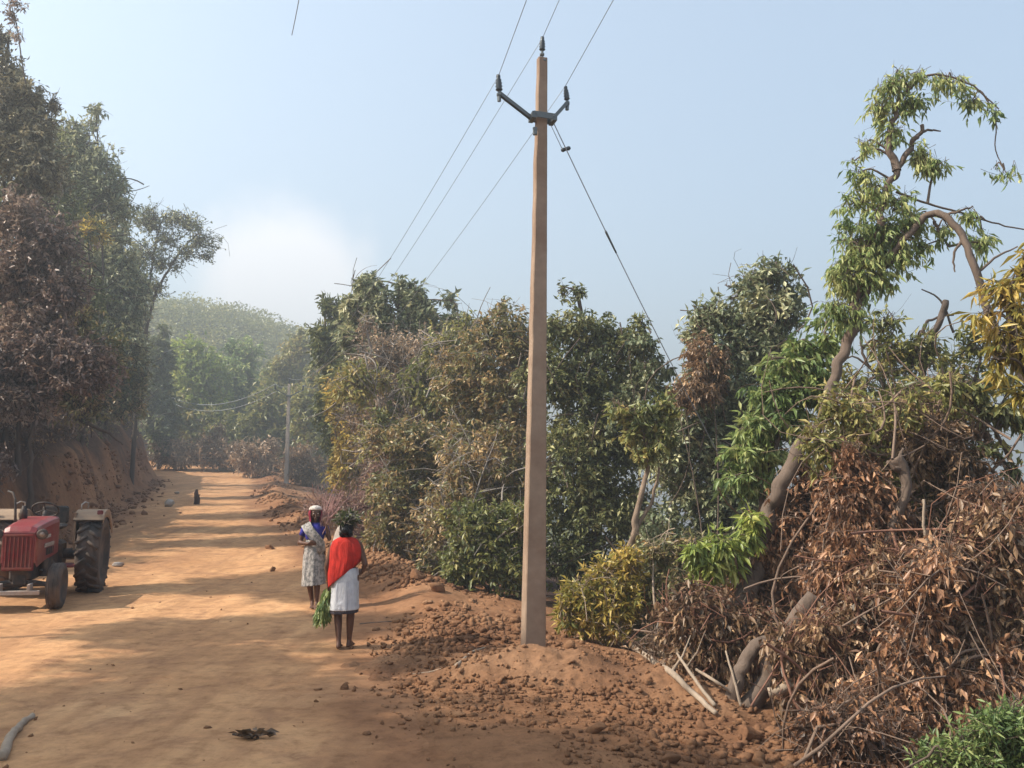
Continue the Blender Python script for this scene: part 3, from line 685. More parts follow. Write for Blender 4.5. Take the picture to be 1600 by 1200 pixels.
plant('lime_shoots', 'low lime green leaf spray sticking out left at the foot of the leaning tree', 'foliage spray', 9.0,
      [(1092, 862, 22, 16), (1125, 852, 28, 18), (1160, 835, 22, 16), (1110, 885, 24, 16), (1145, 875, 20, 14), (1172, 812, 14, 14)],
      'lime', n=200, K=10, L=.12, W=.036, clen=.09, droop=.75, spread=.7, seed=43, gap=.2, twr=.004, stems=[([(1180, 930), (1170, 880), (1140, 850), (1095, 855)], 8, 3)], tbias=-.02, subs=3, parts=('stem', 'foliage'))

# upper right scraggly growth
plant('scraggly_tree', 'thin scraggly tree with arching bare stems and sky showing through', 'tree', 11.5,
      [(1385, 545, 30, 44), (1430, 560, 40, 36), (1400, 610, 44, 34), (1450, 640, 44, 30), (1490, 590, 34, 40), (1520, 540, 28, 34), (1515, 630, 26, 24), (1470, 700, 50, 30), (1555, 590, 20, 26), (1385, 500, 22, 22), (1395, 680, 50, 40), (1330, 610, 30, 40), (1330, 680, 40, 40)],
      'olive', n=620, K=8, L=.115, W=.042, clen=.17, droop=.4, seed=44, gap=.6, twr=.005, bark=BARKD, thick=.04, subs=5, bare=160, barelen=.7,
      stems=[([(1480, 900), (1470, 780), (1430, 660), (1425, 560), (1450, 505), (1490, 492)], 11, 3), ([(1480, 900), (1455, 700), (1440, 600), (1462, 520), (1478, 470)], 14, 10), ([(1490, 860), (1500, 700), (1520, 610), (1545, 500)], 9, 3),
             ([(1440, 700), (1380, 600), (1350, 560), (1345, 520)], 7, 3), ([(1500, 700), (1560, 640), (1590, 560)], 7, 3), ([(1330, 700), (1345, 620), (1370, 590), (1400, 640)], 6, 4), ([(1530, 660), (1570, 730), (1610, 800)], 8, 4), ([(1490, 520), (1470, 470), (1440, 452)], 4, 2)])
plant('gold_leaf_tree', 'golden green long leaved branch cluster at the right picture edge', 'tree', 7.0,
      [(1560, 455, 26, 22), (1592, 440, 22, 30), (1545, 490, 24, 18), (1585, 490, 28, 24), (1575, 530, 28, 24), (1605, 545, 24, 34), (1560, 565, 20, 20), (1610, 400, 18, 24), (1600, 610, 22, 34)],
      'gold', n=150, K=8, L=.13, W=.026, clen=.10, droop=.6, spread=.8, seed=45, gap=.2, twr=.004, tbias=-.1, stems=[([(1680, 900), (1650, 700), (1600, 560), (1580, 480), (1600, 400)], 22, 7)], bark=BARKD)
plant('small_leaf_tree', 'small dark leaved drooping branches at the right edge over pale sky', 'tree', 8.4,
      [(1560, 640, 26, 14), (1590, 660, 20, 12), (1550, 700, 22, 10), (1582, 735, 14, 10), (1520, 610, 22, 14)],
      'dark', n=80, K=8, L=.10, W=.04, clen=.12, droop=.8, seed=46, gap=.2, stems=[([(1660, 980), (1640, 840), (1590, 740), (1545, 660), (1500, 610)], 9, 4), ([(1620, 800), (1570, 720), (1540, 700)], 5, 3)], bark=BARKD)
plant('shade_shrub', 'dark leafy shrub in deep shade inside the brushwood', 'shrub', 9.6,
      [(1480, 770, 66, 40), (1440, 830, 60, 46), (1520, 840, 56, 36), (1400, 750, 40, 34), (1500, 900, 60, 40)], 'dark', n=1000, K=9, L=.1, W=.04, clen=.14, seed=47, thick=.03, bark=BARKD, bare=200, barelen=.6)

# withered brushwood, lower right
BARKT = m_bark('twig tan', (.07, .046, .034), (.21, .14, .10))
G_BR = 'heaps of withered brushwood on the right verge'
br = [
 ('rust red withered heap at the foot of the leaning tree, left of its forked stump', 9.6, [(1235, 800, 44, 40), (1280, 770, 44, 40), (1215, 870, 46, 44), (1270, 850, 60, 50), (1170, 930, 36, 44), (1230, 930, 50, 40)], 'rust', 51, 0.02),
 ('dull brown withered heap between pale branches and the forked stump', 9.0, [(1095, 960, 46, 40), (1140, 1010, 50, 40), (1085, 1030, 40, 30), (1180, 990, 40, 40)], 'russet', 52, -.1),
 ('tall russet heap of dead foliage under the broken stub', 8.6, [(1330, 770, 50, 50), (1340, 850, 66, 56), (1390, 810, 40, 50), (1300, 900, 50, 40), (1350, 920, 60, 40)], 'rust', 53, .05),
 ('brown leafy heap in the middle of the brushwood', 8.0, [(1420, 900, 66, 50), (1450, 970, 66, 50), (1380, 970, 50, 40), (1400, 1030, 60, 40)], 'russet', 54, 0),
 ('orange brown drooping dead foliage above the green ferny bush', 7.2, [(1440, 930, 34, 50), (1425, 1010, 36, 50), (1430, 1090, 40, 46), (1470, 880, 30, 30), (1380, 1120, 50, 50), (1450, 1160, 46, 40), (1500, 1080, 50, 44), (1560, 1060, 50, 40)], 'rust', 55, .1),
 ('dark brown heap of dead leaves at the right edge', 7.4, [(1550, 830, 56, 46), (1590, 900, 50, 56), (1520, 900, 50, 50), (1560, 980, 60, 50), (1500, 990, 50, 46)], 'russet', 56, -.08),
 ('reddish dead leaf heap highest at the right edge', 8.2, [(1580, 800, 34, 26), (1610, 840, 36, 46), (1540, 790, 34, 26), (1590, 950, 30, 40)], 'rust', 57, -.05),
 ('low twiggy heap at the bottom, right of the forked stump', 8.0, [(1290, 1010, 56, 44), (1340, 1040, 56, 40), (1260, 1070, 40, 34), (1310, 1100, 56, 40), (1240, 1020, 30, 34)], 'russet', 58, 0),
 ('brown trampled heap at the bottom beside the clods', 6.9, [(1330, 1140, 50, 30), (1390, 1170, 50, 34), (1290, 1150, 36, 24)], 'rust', 59, -.1),
]
for lb, Y, b, pal, sd, tb in br:
    plant('brushwood', lb, 'brushwood', Y - .3, b, pal, n=1250, K=8, L=.078, W=.034, clen=.2, droop=.95, spread=.8, arcs=12, arclen=1.5, arcth=.013, group=G_BR, seed=sd, bare=170, barelen=.65, thick=.025, twr=.0035, bark=BARKT if sd % 2 else BARKR, tbias=tb, parts=('branches', 'dead_leaves'), subs=4, gap=.3, lvar=.5, shell=.7)
plant('ferny_bush', 'bright green ferny bush in the bottom right corner', 'bush', 4.9,
      [(1540, 1135, 36, 24), (1575, 1150, 36, 30), (1505, 1180, 36, 26), (1600, 1120, 22, 26), (1475, 1200, 36, 22), (1560, 1205, 50, 30), (1620, 1180, 40, 40)],
      'fresh', n=520, K=16, L=.045, W=.014, clen=.10, droop=.15, spread=.8, seed=61, gap=.4, thick=.012, twr=.002, tbias=-.12)

plant('tangled_climber', 'tangle of bare arching vines with olive leaves above the brushwood at the right', 'climber', 9.0,
      [(1400, 660, 60, 50), (1470, 650, 50, 60), (1440, 740, 70, 40), (1350, 700, 50, 40)], 'olive', n=420, K=7, L=.10, W=.04, clen=.2, droop=.5, seed=62, thick=.02, twr=.004, bark=BARKT, bare=120, barelen=.8, arcs=24, arclen=1.6, arcth=.011, parts=('stem', 'foliage'))
plant('brown_climber', 'withered tan climber hanging between the scraggly tree and the right edge', 'climber', 8.6,
      [(1490, 710, 50, 50), (1440, 690, 40, 50), (1510, 780, 50, 30)], 'russet', n=330, K=7, L=.09, W=.035, clen=.2, droop=.8, seed=63, thick=.02, twr=.004, bark=BARKT, bare=160, barelen=.7, arcs=22, arclen=1.2, parts=('stem', 'dead_leaves'))
plant('verge_scrub', 'thin brown scrub and vines spilling over the lower end of the soil heap', 'scrub', 9.3,
      [(1040, 1000, 40, 18), (1075, 1020, 40, 22), (1110, 1060, 44, 30), (1150, 1090, 36, 26), (1180, 1120, 36, 20)], 'russet', n=230, K=6, L=.07, W=.03, clen=.18, droop=.4, seed=64, thick=.012, twr=.004, bark=BARKT, bare=260, barelen=.5, arcs=40, arclen=.9, arcth=.011)
plant('green_climber', 'yellow green leafed climber spreading through the top of the withered brush', 'climber', 8.4,
      [(1290, 700, 40, 36), (1340, 660, 36, 36), (1420, 640, 30, 24), (1480, 600, 30, 24), (1300, 640, 24, 30)], 'olive', n=200, K=8, L=.09, W=.034, clen=.16, droop=.5, seed=65, thick=.014, twr=.004, bark=BARKT, arcs=20, parts=('stem', 'foliage'), tbias=.12)
# bare stems and stumps among the brushwood
def stem(name, label, cat, lines, mat, Y, group=None, cut=True):
    tb = MB()
    allp = []
    for pts, r0, r1 in lines:
        pp = wander([P(a[0], a[1], a[2] if len(a) > 2 else Y)[:] for a in pts], 6, r0 * MPP(Y) * .08, RNG)
        rr = np.linspace(r0, r1, len(pp)) * MPP(Y) / 2
        (tb.limb(pp, rr, len(name) + len(allp)) if r0 > 8 else tb.tube(pp, rr, 6)); allp.append(pp)
    o = tb.build(name, mat, smooth=True)
    return tag(o, label, cat, group)
stem('forked_stump', 'thick brown forked stump bending up out of the brushwood', 'stump', [([(1168, 1120), (1195, 1060), (1225, 1005), (1250, 960), (1275, 925)], 30, 22), ([(1148, 1112), (1152, 1062), (1178, 1015), (1208, 1000), (1225, 1002)], 22, 20)], BARK, 7.9)
stem('broken_stub', 'curved bare stem ending in a splintered pale stub', 'stump', [([(1350, 905), (1378, 865), (1400, 810), (1412, 765), (1410, 738), (1400, 715)], 11, 20), ([(1408, 735), (1385, 722)], 14, 6), ([(1404, 725), (1412, 700)], 9, 3)], BARK, 8.1)
stem('cut_log', 'short pale cut log lying among the brushwood', 'log', [([(1200, 1080), (1240, 1068), (1282, 1045)], 18, 15)], BARKP, 7.7)
stem('bent_sapling', 'thin pale bent sapling crossing the brushwood', 'sapling', [([(1468, 925), (1462, 880), (1445, 830), (1443, 780)], 7, 4)], BARKP, 7.4)
FB = 'fallen pale branches at the road edge'
def fallen(label, pts, r0, r1, mat=BARKP, group=FB):
    """branch lying on the soil: pixel spots put on the ground they rest on"""
    out = []
    for a in pts:
        Y = onroad(a[0], a[1]); p = P(a[0], a[1], Y); out.append((p.x, p.y, sz(p.x, p.y) + r0 * 1.2 + (a[2] if len(a) > 2 else 0)))
    tb = MB(); pp = wander(out, 5, r0 * .1, RNG); tb.limb(pp, np.linspace(r0, r1, len(pp)), len(label), 9)
    k = len(pp) // 2; q = pp[k]; tb.tube([q, q + np.array([.12, .1, .12]), q + np.array([.2, .12, .3])], [r1 * .8, r1 * .5, r1 * .2], 5)
    return tag(tb.build('fallen_branch', mat, smooth=True), label, 'branch', group)
# ------------------------------------------------------------------ left bank growth
PAL['maroon2'] = m_leaf('dull purplish leaf', [(.035, .035, .035), (.075, .07, .06), (.12, .11, .085), (.21, .20, .16)], None, .25)
def dk(lb, Y, b, pal, sd, **k):
    a = dict(n=1300, K=9, L=.12, W=.05, clen=.2, thick=.08, twr=.006, seed=sd, gap=.42, bark=BARKD, bare=250, barelen=.8); a.update(k)
    q = (Y / 17) ** .75; a['L'] *= q if 'L' not in k else 1; a['W'] *= q if 'W' not in k else 1; a['clen'] *= q if 'clen' not in k else 1; a['twr'] *= q; a['barelen'] *= q; a['n'] = int(a['n'] * 1.25)
    return plant(a.pop('nm', 'bank_tree'), lb, a.pop('ct', 'tree'), Y, b, pal, **a)
dk('highest dull purplish tree at the left picture edge', 22, [(5, 115, 32, 32), (38, 155, 32, 34), (-10, 170, 50, 50), (58, 200, 30, 36), (20, 230, 60, 46), (82, 165, 9, 14), (-20, 60, 30, 30), (60, 270, 50, 40)], 'maroon2', 71, n=1500, tbias=.15, rag=.6)
dk('grey green tree with whitish leaves on the upper bank', 33, [(115, 215, 30, 28), (145, 250, 32, 30), (100, 260, 40, 36), (150, 172, 12, 8), (170, 290, 28, 30), (140, 300, 46, 40), (188, 330, 20, 26), (100, 310, 50, 40)], 'grey', 72, n=1300, tbias=.3, rag=.6, arcs=60, arclen=2.4, arcth=.025)
dk('maroon dry leaved tree in the middle of the bank', 21.5, [(30, 340, 50, 44), (75, 380, 50, 46), (20, 430, 60, 50), (90, 450, 50, 46), (50, 510, 66, 50)], 'maroon', 73, n=1300, tbias=.15, arcs=60, arclen=2.0, arcth=.02)
dk('leafy green tree on the bank behind the small slanting tree', 38, [(168, 365, 38, 34), (150, 400, 50, 44), (192, 410, 26, 38), (175, 450, 54, 50), (130, 480, 50, 50), (205, 470, 26, 50), (180, 530, 48, 50)], 'grey', 74, n=1500, tbias=.25, rag=.6, arcs=60, arclen=2.4, arcth=.025)
dk('brownish shrub covering the lip of the cut bank', 21, [(60, 560, 60, 40), (0, 570, 50, 44), (120, 570, 60, 44), (30, 625, 60, 34)], 'maroon', 75, n=1100, nm='bank_shrub', ct='shrub', bare=500)
dk('dull green shrub hanging over the right end of the cut bank', 38, [(170, 590, 44, 44), (205, 570, 26, 40), (200, 620, 24, 34), (140, 625, 40, 30)], 'mixed', 76, n=1000, nm='bank_shrub', ct='shrub', bare=300, tbias=-.1)
dk('dense brown undergrowth draped over the bank above the tractor', 24, [(20, 520, 60, 60), (90, 540, 60, 54), (150, 560, 50, 50), (50, 600, 60, 40), (120, 620, 50, 36)], 'mixed', 82, n=1300, nm='bank_shrub', ct='shrub', bare=500, tbias=-.1, trunk_auto=False)
dk('low scrub clinging to the bank beside the bend', 52, [(200, 520, 30, 60), (212, 600, 18, 50), (190, 640, 30, 40), (214, 470, 16, 50)], 'mixed', 83, n=900, L=.2, W=.09, clen=.3, nm='bank_shrub', ct='shrub', bare=200, barelen=1.2, tbias=-.1)
dk('small slanting tree with airy crown leaning over the road from the bank', 44, [(285, 345, 26, 14), (315, 375, 24, 15), (262, 375, 22, 18), (238, 350, 22, 18), (250, 410, 20, 20), (225, 400, 20, 26), (290, 395, 16, 12), (245, 450, 16, 16), (335, 385, 10, 10), (300, 350, 22, 12), (270, 340, 20, 12), (320, 400, 14, 10), (230, 340, 20, 22), (275, 420, 12, 12), (225, 450, 16, 26), (215, 500, 16, 26)], 'grey', 77, n=760, K=7, L=.1, thick=.035, tbias=.1, gap=.3, bare=120,
   stems=[([(215, 600), (225, 540), (237, 480), (258, 430), (285, 390), (310, 365)], 6, 2.5), ([(212, 600), (216, 520), (232, 450), (240, 400), (250, 350)], 5, 2), ([(205, 600), (200, 520), (212, 440), (222, 400)], 5, 2)])
dk('orange tinged dry branch high on the bank', 31, [(150, 365, 18, 18), (140, 350, 12, 10)], 'gold', 78, n=60, nm='dry_branch', ct='branch', bare=20)
dk('thin leafy tendril sticking up above the highest purplish tree', 21, [(18, 22, 5, 20), (28, 50, 5, 18), (24, 5, 8, 10)], 'maroon', 79, n=22, K=5, nm='tendril', ct='creeper', bare=0, stems=[([(40, 130), (32, 80), (24, 30), (10, -10)], 2.5, 1.5)], root=False)
dk('dark leafy mass on the hillside behind the highest purplish tree', 28, [(0, 330, 80, 90), (80, 330, 60, 80), (20, 480, 80, 80), (110, 480, 60, 80), (60, 240, 50, 60)], 'dark', 80, n=1300, K=9, L=.17, W=.08, clen=.3)
dk('dark tree on the hillside behind the grey green one', 48, [(175, 450, 46, 70), (135, 370, 50, 60), (195, 510, 28, 56), (120, 430, 60, 80)], 'dark', 81, n=1300, L=.2, W=.1, clen=.35)
# growth and roots hanging over the cut face
def roots(label, Y, pts, seed):
    rng = np.random.default_rng(seed); p0 = []; p1 = []
    for (x, y, sp, ln, n) in pts:
        for _ in range(n):
            a = P(x + rng.normal() * sp, y + rng.normal() * 6, Y + rng.normal() * .3); p0.append(a[:])
            p1.append((a.x + rng.normal() * .25, a.y + rng.normal() * .2, a.z - ln * rng.uniform(.4, 1.2)))
    v, f = twigs_np(np.array(p0), np.array(p1), .010, .004, .14, 6, 4, rng)
    return tag(mesh_np('hanging_roots', v, f, BARK, smooth=True), label, 'roots', 'dry roots hanging down the cut bank')
def bankveg(lb, spots, pal, seed, n, **k):
    # clings to the cut face: each tuft placed on the slope itself
    b = []
    for (y, d, r) in spots:
        x = float(road_l(y)) - d; z = hz(x, y) + r * .35; q = Vector((x, y, z)) - CAM; dd = q.y
        v = cp * q.z - sp * q.y; w = cp * q.y + sp * q.z; b.append((800 + F * q.x / w, 600 - F * v / w, r / MPP(dd), r * .8 / MPP(dd), dd))
    return plant('bank_scrub', lb, 'scrub', 20, b, pal, n=n, L=.11, W=.045, K=7, clen=.28, thick=.02, twr=.006, seed=seed, bark=BARKB, bare=int(n * .7), barelen=.9, droop=.6, group='dry scrub clinging to the cut bank', trunk_auto=False, gap=.3, shell=.8, **k)
BARKB = m_bark('twig mauve', (.07, .05, .045), (.19, .135, .115))
bankveg('dry mauve scrub on the bank face behind the tractor', [(17, .6, .6), (18, 1.4, .8), (19.5, .7, .6), (20, 2.2, .9), (16.5, 2.2, .8), (21.5, 1.6, .8), (18, 2.9, .9)], 'maroon', 501, 700, tbias=-.1)
bankveg('brown scrub on the bank face right of the tractor', [(23, .9, .8), (24.5, 2.0, .9), (26, .8, .8), (27.5, 2.0, 1.0), (29, 1.0, .8), (22.5, 2.8, 1.0)], 'russet', 502, 700, tbias=-.15)
bankveg('dull green and brown scrub half way along the bank', [(31, 1.2, 1.0), (33.5, 2.2, 1.2), (36, 1.0, .9), (38, 2.0, 1.2), (33, 3.0, 1.2), (41, 1.2, 1.0)], 'mixed', 503, 700, tbias=-.1)
bankveg('dry scrub on the far end of the bank at the bend', [(44, 1.6, 1.2), (47, 2.4, 1.4), (50, 1.2, 1.1), (54, 2.0, 1.4), (57, 1.2, 1.2), (60, 2.2, 1.4)], 'maroon', 504, 600)
stem('dead_limb', 'bare dead limb slanting down across the shaded bank', 'branch', [([(120, 655), (150, 668), (175, 680), (192, 695)], 7, 4), ([(120, 655), (138, 640), (150, 615)], 4, 2)], BARK, 24)

# trees uphill of the near road, outside the frame: they throw the shade on the foreground
offs = [(-10.6, 3.4, 6.6, 2.7, 91), (-11.8, 6.2, 7.2, 2.2, 92), (-10.4, 0.6, 6.4, 2.6, 93), (-14.2, 9.6, 6.6, 1.5, 94), (-14.8, 13.2, 6.4, 1.7, 95)]
def wtree(label, x, y, hgt, rad, seed, n=2600):
    z = hz(x, y); rng = np.random.default_rng(seed); b = []
    for k in range(8):
        u = norm(rng.normal(size=3)); q = np.array([x, y, z + hgt]) + u * np.array([rad, rad, rad * .7]) * .7
        rel = q - np.array(CAM[:]); b.append((q, rad * rng.uniform(.35, .6)))
    c = np.array([q for q, _ in b]); r = np.array([[s, s, s * .8] for _, s in b])
    global bl; old = bl; bl = lambda *a: (c, r)
    try: o = plant('bank_tree', label, 'tree', 10, [0] * 8, 'grey', n=n, K=9, L=.13, W=.055, clen=.22, thick=.09, twr=.006, seed=seed, bark=BARKG)
    finally: bl = old
    return o
for i, (x, y, hh, rad, sd) in enumerate(offs):
    wtree(['tree on the bank just outside the left edge, nearest the camera but one', 'tree on the bank outside the left edge, third from the camera', 'tree on the bank outside the left edge, nearest the camera', 'tree on the bank outside the left edge, fourth from the camera', 'tree on the bank outside the left edge, farthest from the camera'][i], x, y, hh, rad, sd)

# ------------------------------------------------------------------ wooded hill far off
def forest():
    rng = np.random.default_rng(99); n = 9000
    x = rng.uniform(-125, 45, n); y = rng.uniform(84, 175, n)
    keep = (x > -100 + 0 * y); x, y = x[keep], y[keep]; n = len(x)
    zg = height(x, y); tr = rng.uniform(.9, 2.7, n)
    c = np.stack([x, y, zg + tr * .9], 1); K = 60
    u = norm(rng.normal(size=(n, K, 3))); u[:, :, 2] = np.abs(u[:, :, 2]) * .9 - .15
    p = c[:, None] + u * tr[:, None, None] * rng.uniform(.75, 1.08, (n, K, 1))
    d = norm(u + rng.normal(size=u.shape) * .7)
    v, f = leaf_np(p.reshape(-1, 3), d.reshape(-1, 3), rng.uniform(.25, .5, n * K), rng.uniform(.2, .4, n * K), rng, .2)
    t = np.clip(rng.uniform(size=(n, 1)) * .6 + rng.uniform(size=(n, K)) * .4, 0, 1).ravel()
    o = mesh_np('distant_forest', v, f, PAL['olive'], tint=np.repeat(t * .8, 2))
    tag(o, 'hazy wooded hillside far beyond the bend in the road', 'forest', kind='stuff')
forest()
# ------------------------------------------------------------------ poles and wires
M_POLE = m_worn('dusty concrete', (.34, .235, .165), dust=(.21, .125, .08), amt=.55, rough=.9, scale=2.2, bstr=.8)
M_POLEF = m_worn('pale concrete', (.38, .32, .27), dust=(.30, .22, .16), amt=.4, rough=.9, scale=2)
M_STEEL = m_worn('galvanised steel', (.14, .155, .16), dust=(.16, .13, .11), amt=.25, rough=.55, metal=.5, scale=14)
M_PORC = m_worn('glazed porcelain', (.035, .04, .045), dust=(.12, .11, .10), amt=.2, rough=.25, scale=10)
M_WIRE = m_worn('aluminium wire', (.30, .31, .33), amt=.1, rough=.5, metal=.4)
def insulator(mb, base, ax, k=1.0):
    q = Vector((0, 0, 1)).rotation_difference(Vector(ax)).to_matrix().to_4x4(); M = Matrix.Translation(base) @ q
    prof = [(.010, -.05), (.010, 0), (.024, .0), (.036, .012), (.024, .03), (.036, .045), (.024, .063), (.034, .078), (.021, .096), (.030, .108), (.017, .126), (.022, .14), (.019, .16), (.004, .165)]
    mb.lathe([(r * k, h * k) for r, h in prof], 14, M)
PB = P(833, 1006, 9.3); PT = P(847, 92, 9.38)
def pole_near():
    b = Vector((PB.x, PB.y, PB.z)); t = PT
    root = empty('utility_pole', (b.x, b.y, sz(b.x, b.y)), 'tall dusty concrete power pole standing in the soil heap, with V shaped steel arms', 'utility pole')
    ax = (t - b).normalized(); az = R(16)
    u = Vector((math.cos(az), math.sin(az), 0)); u = (u - ax * u.dot(ax)).normalized(); w = ax.cross(u)
    vs = []; fs = []; n = 34; st = b - ax * .5; L = (t - st).length; rg = np.random.default_rng(3)
    for i in range(n + 1):
        k = i / n; c = st + ax * L * k; W = .118 - .066 * k; D = .085 - .04 * k; ch = .010
        W *= 1 + .006 * rg.normal(); j = .003 * rg.normal() * (k > .3)
        for a, bb in ((W - ch, D), (W, D - ch), (W, -D + ch), (W - ch, -D), (-W + ch, -D), (-W, -D + ch), (-W, D - ch), (-W + ch, D)):
            vs.append(c + u * (a + (j if a < 0 else 0)) + w * bb)
    for i in range(n):
        for q in range(8): fs.append((i * 8 + q, i * 8 + (q + 1) % 8, i * 8 + 8 + (q + 1) % 8, i * 8 + 8 + q))
    fs.append(tuple(range(n * 8, n * 8 + 8)))
    m = MB(); m.add(vs, fs); under(m.build('shaft', M_POLE), root)
    cl = P(848, 184, 9.34); m = MB()
    fr = Matrix.Translation(cl) @ Matrix((( u.x, w.x, ax.x, 0), (u.y, w.y, ax.y, 0), (u.z, w.z, ax.z, 0), (0, 0, 0, 1)))
    for s in (-1, 1): m.box((0, s * .072, 0), (.25, .012, .07), fr)
    for sx in (-1, 1):
        m.tube([fr @ Vector((sx * .10, -.09, 0)), fr @ Vector((sx * .10, .09, 0))], .009, 6)
        m.box((sx * .118, 0, -.008), (.05, .16, .075), fr)
    under(m.build('clamp', M_STEEL, bevel=.004), root)
    pd = Vector((.94, .33, 0)); tips = []
    lt = P(780, 146, 9.16); rt = P(886, 160, 9.48)
    for s, tip, st0 in ((-1, lt, P(829, 184, 9.30)), (1, rt, P(863, 186, 9.38))):
        m = MB(); d = (tip - st0).normalized(); sd = Vector((.33, -.94, 0)); up = d.cross(sd).normalized()
        M = Matrix.Translation((tip + st0) / 2) @ Matrix(((d.x, sd.x, up.x, 0), (d.y, sd.y, up.y, 0), (d.z, sd.z, up.z, 0), (0, 0, 0, 1)))
        ln = (tip - st0).length + .03
        m.box((0, 0, .018), (ln, .045, .006), M); m.box((0, .02, 0), (ln, .006, .036), M); m.box((0, -.02, 0), (ln, .006, .036), M)
        arm = under(m.build('cross_arm', M_STEEL), root)
        m = MB(); q = tip + Vector((-.0, 0, -.015)); m.box((q.x, q.y, q.z), (.055, .055, .035), bev=.008); m.tube([q + Vector((0, 0, -.075)), q], [.02, .024], 8)
        under(m.build('bracket', M_STEEL), root)
        m = MB(); lean = Vector((.10 if s < 0 else -.18, 0, 1)).normalized() * 1.0
        lean = Vector((-.06 if s < 0 else -.10, 0, 1)).normalized()
        insulator(m, tip + Vector((0, 0, .03)), lean, 1.12 if s < 0 else .98); under(m.build('insulator', M_PORC, smooth=True), root)
        tips.append(tip + Vector((0, 0, .03)) + lean * .165)
    m = MB(); m.tube([t - ax * .1, t + ax * .1], .014, 8); m.box((t.x, t.y, t.z - .03), (.09, .09, .035), bev=.01); m.box((t.x, t.y, t.z + .05), (.05, .05, .03), bev=.008)
    under(m.build('top_pin', M_STEEL), root)
    m = MB(); insulator(m, t + ax * .1, ax, 1.0); under(m.build('insulator', M_PORC, smooth=True), root)
    tips.append(t + ax * .245)
    m = MB(); e = P(836, 205, 9.28); m.box((e.x, e.y, e.z), (.05, .03, .09), bev=.006); under(m.build('stay_plate', M_STEEL), root)
    return tips
tips = pole_near()
FBp = P(447, 764, 55)
def pole_far():
    b = Vector((FBp.x, FBp.y, hz(FBp.x, FBp.y))); H = P(447, 600, 55).z - b.z
    root = empty('utility_pole', b, 'pale slender power pole far along the road at the bend', 'utility pole')
    m = MB(); m.box((b.x, b.y, b.z + H / 2 - .3), (.27, .22, H + .6), taper=.55, bev=.02); under(m.build('shaft', M_POLEF), root)
    tp = []
    for s in (-1, 1):
        st0 = b + Vector((s * .08, 0, H - .75)); tip = b + Vector((s * .8, s * .28, H - .35))
        m = MB(); m.tube([st0, tip], .045, 4); under(m.build('cross_arm', M_STEEL), root)
        m = MB(); insulator(m, tip, (0, 0, 1), 1.9); under(m.build('insulator', M_PORC, smooth=True), root); tp.append(tip + Vector((0, 0, .31)))
    m = MB(); insulator(m, b + Vector((0, 0, H + .05)), (0, 0, 1), 1.9); under(m.build('insulator', M_PORC, smooth=True), root); tp.append(b + Vector((0, 0, H + .36)))
    m = MB(); m.box((b.x, b.y, b.z + H - .75), (.3, .28, .12), bev=.01); under(m.build('clamp', M_STEEL), root)
    return tp
ftips = pole_far()
def wire(name, label, a, b, sag, r0, r1, cat='power line', group=None, n=40, mat=None, sp=0.0):
    a = Vector(a); b = Vector(b); pts = []; rad = []
    for i in range(n + 1):
        t = i / n; p = a.lerp(b, t); p.z -= 4 * sag * t * (1 - t); pts.append(p); rad.append(r0 + (r1 - r0) * t)
    m = MB(); m.tube(pts, rad, 6)
    return tag(m.build(name, mat or M_WIRE, smooth=True), label, cat, group)
GW = 'power lines strung between the poles'
L3 = ['left', 'right', 'top']
for i, (lb) in enumerate(['power line running from the left arm of the near pole down to the far pole', 'power line running from the right arm of the near pole down to the far pole', 'power line running from the very top of the near pole down to the far pole']):
    wire('power_line', lb, tips[i], ftips[i], 1.3, .003, .009, group=GW)
nd = Vector((.172, -.985, 0))
for i, lb in enumerate(['power line rising overhead from the left arm of the near pole', 'power line rising overhead from the right arm of the near pole', 'power line rising overhead from the very top of the near pole']):
    e = tips[i] + nd * 42 + Vector((0, 0, .6)); wire('power_line', lb, tips[i], e, .55, .0035, .0035, group=GW)
wire('slack_wire', 'slack wire end dangling into the top of the picture left of the near pole', P(456, 55, 8.0), P(478, -60, 7.4), .02, .0035, .0045, 'wire', n=10)
for i, (ax_, lb) in enumerate([((455, 605, 55), 'thin line from the far pole leading left into the trees'), ((455, 615, 55), 'lower thin line from the far pole leading left into the trees')]):
    wire('power_line', lb, ftips[0] - Vector((0, 0, .5 * i)), P(262, 618 + 8 * i, 70), 1.0, .022, .022, group=GW)
# stay wire of the near pole
def stay():
    a = P(866, 194, 9.36); g = Vector((4.7, 13.2, 0)); g.z = sz(g.x, g.y); d = (g - a).normalized()
    root = empty('stay_wire', g, 'steel stay wire slanting down to the right from the near pole, with an egg insulator', 'stay wire')
    L = (g - a).length; k1 = .43
    pts = [a.lerp(g, t) - Vector((0, 0, 4 * .22 * t * (1 - t))) for t in np.linspace(0, 1, 50)]
    m = MB(); m.tube(pts, .0055, 6)
    a2 = P(861, 196, 9.36); e = P(878, 232, 9.55); m.tube([a2, e], .004, 6)
    under(m.build('cable', M_WIRE, smooth=True), root)
    c = P(884, 233, 9.56); m = MB(); dd = Vector((1, 0, .3)).normalized(); m.tube([c - dd * .055, c - dd * .035, c, c + dd * .035, c + dd * .055], [.014, .026, .018, .026, .014], 10); under(m.build('egg_insulator', M_PORC, smooth=True), root)
    m = MB(); q = pts[7]; q2 = pts[8]; dq = (q2 - q).normalized()
    m.tube([q, q + dq * .03, q + dq * .1, q + dq * .3], [.008, .014, .012, .010], 8); under(m.build('wire_grip', M_STEEL, smooth=True), root)
stay()

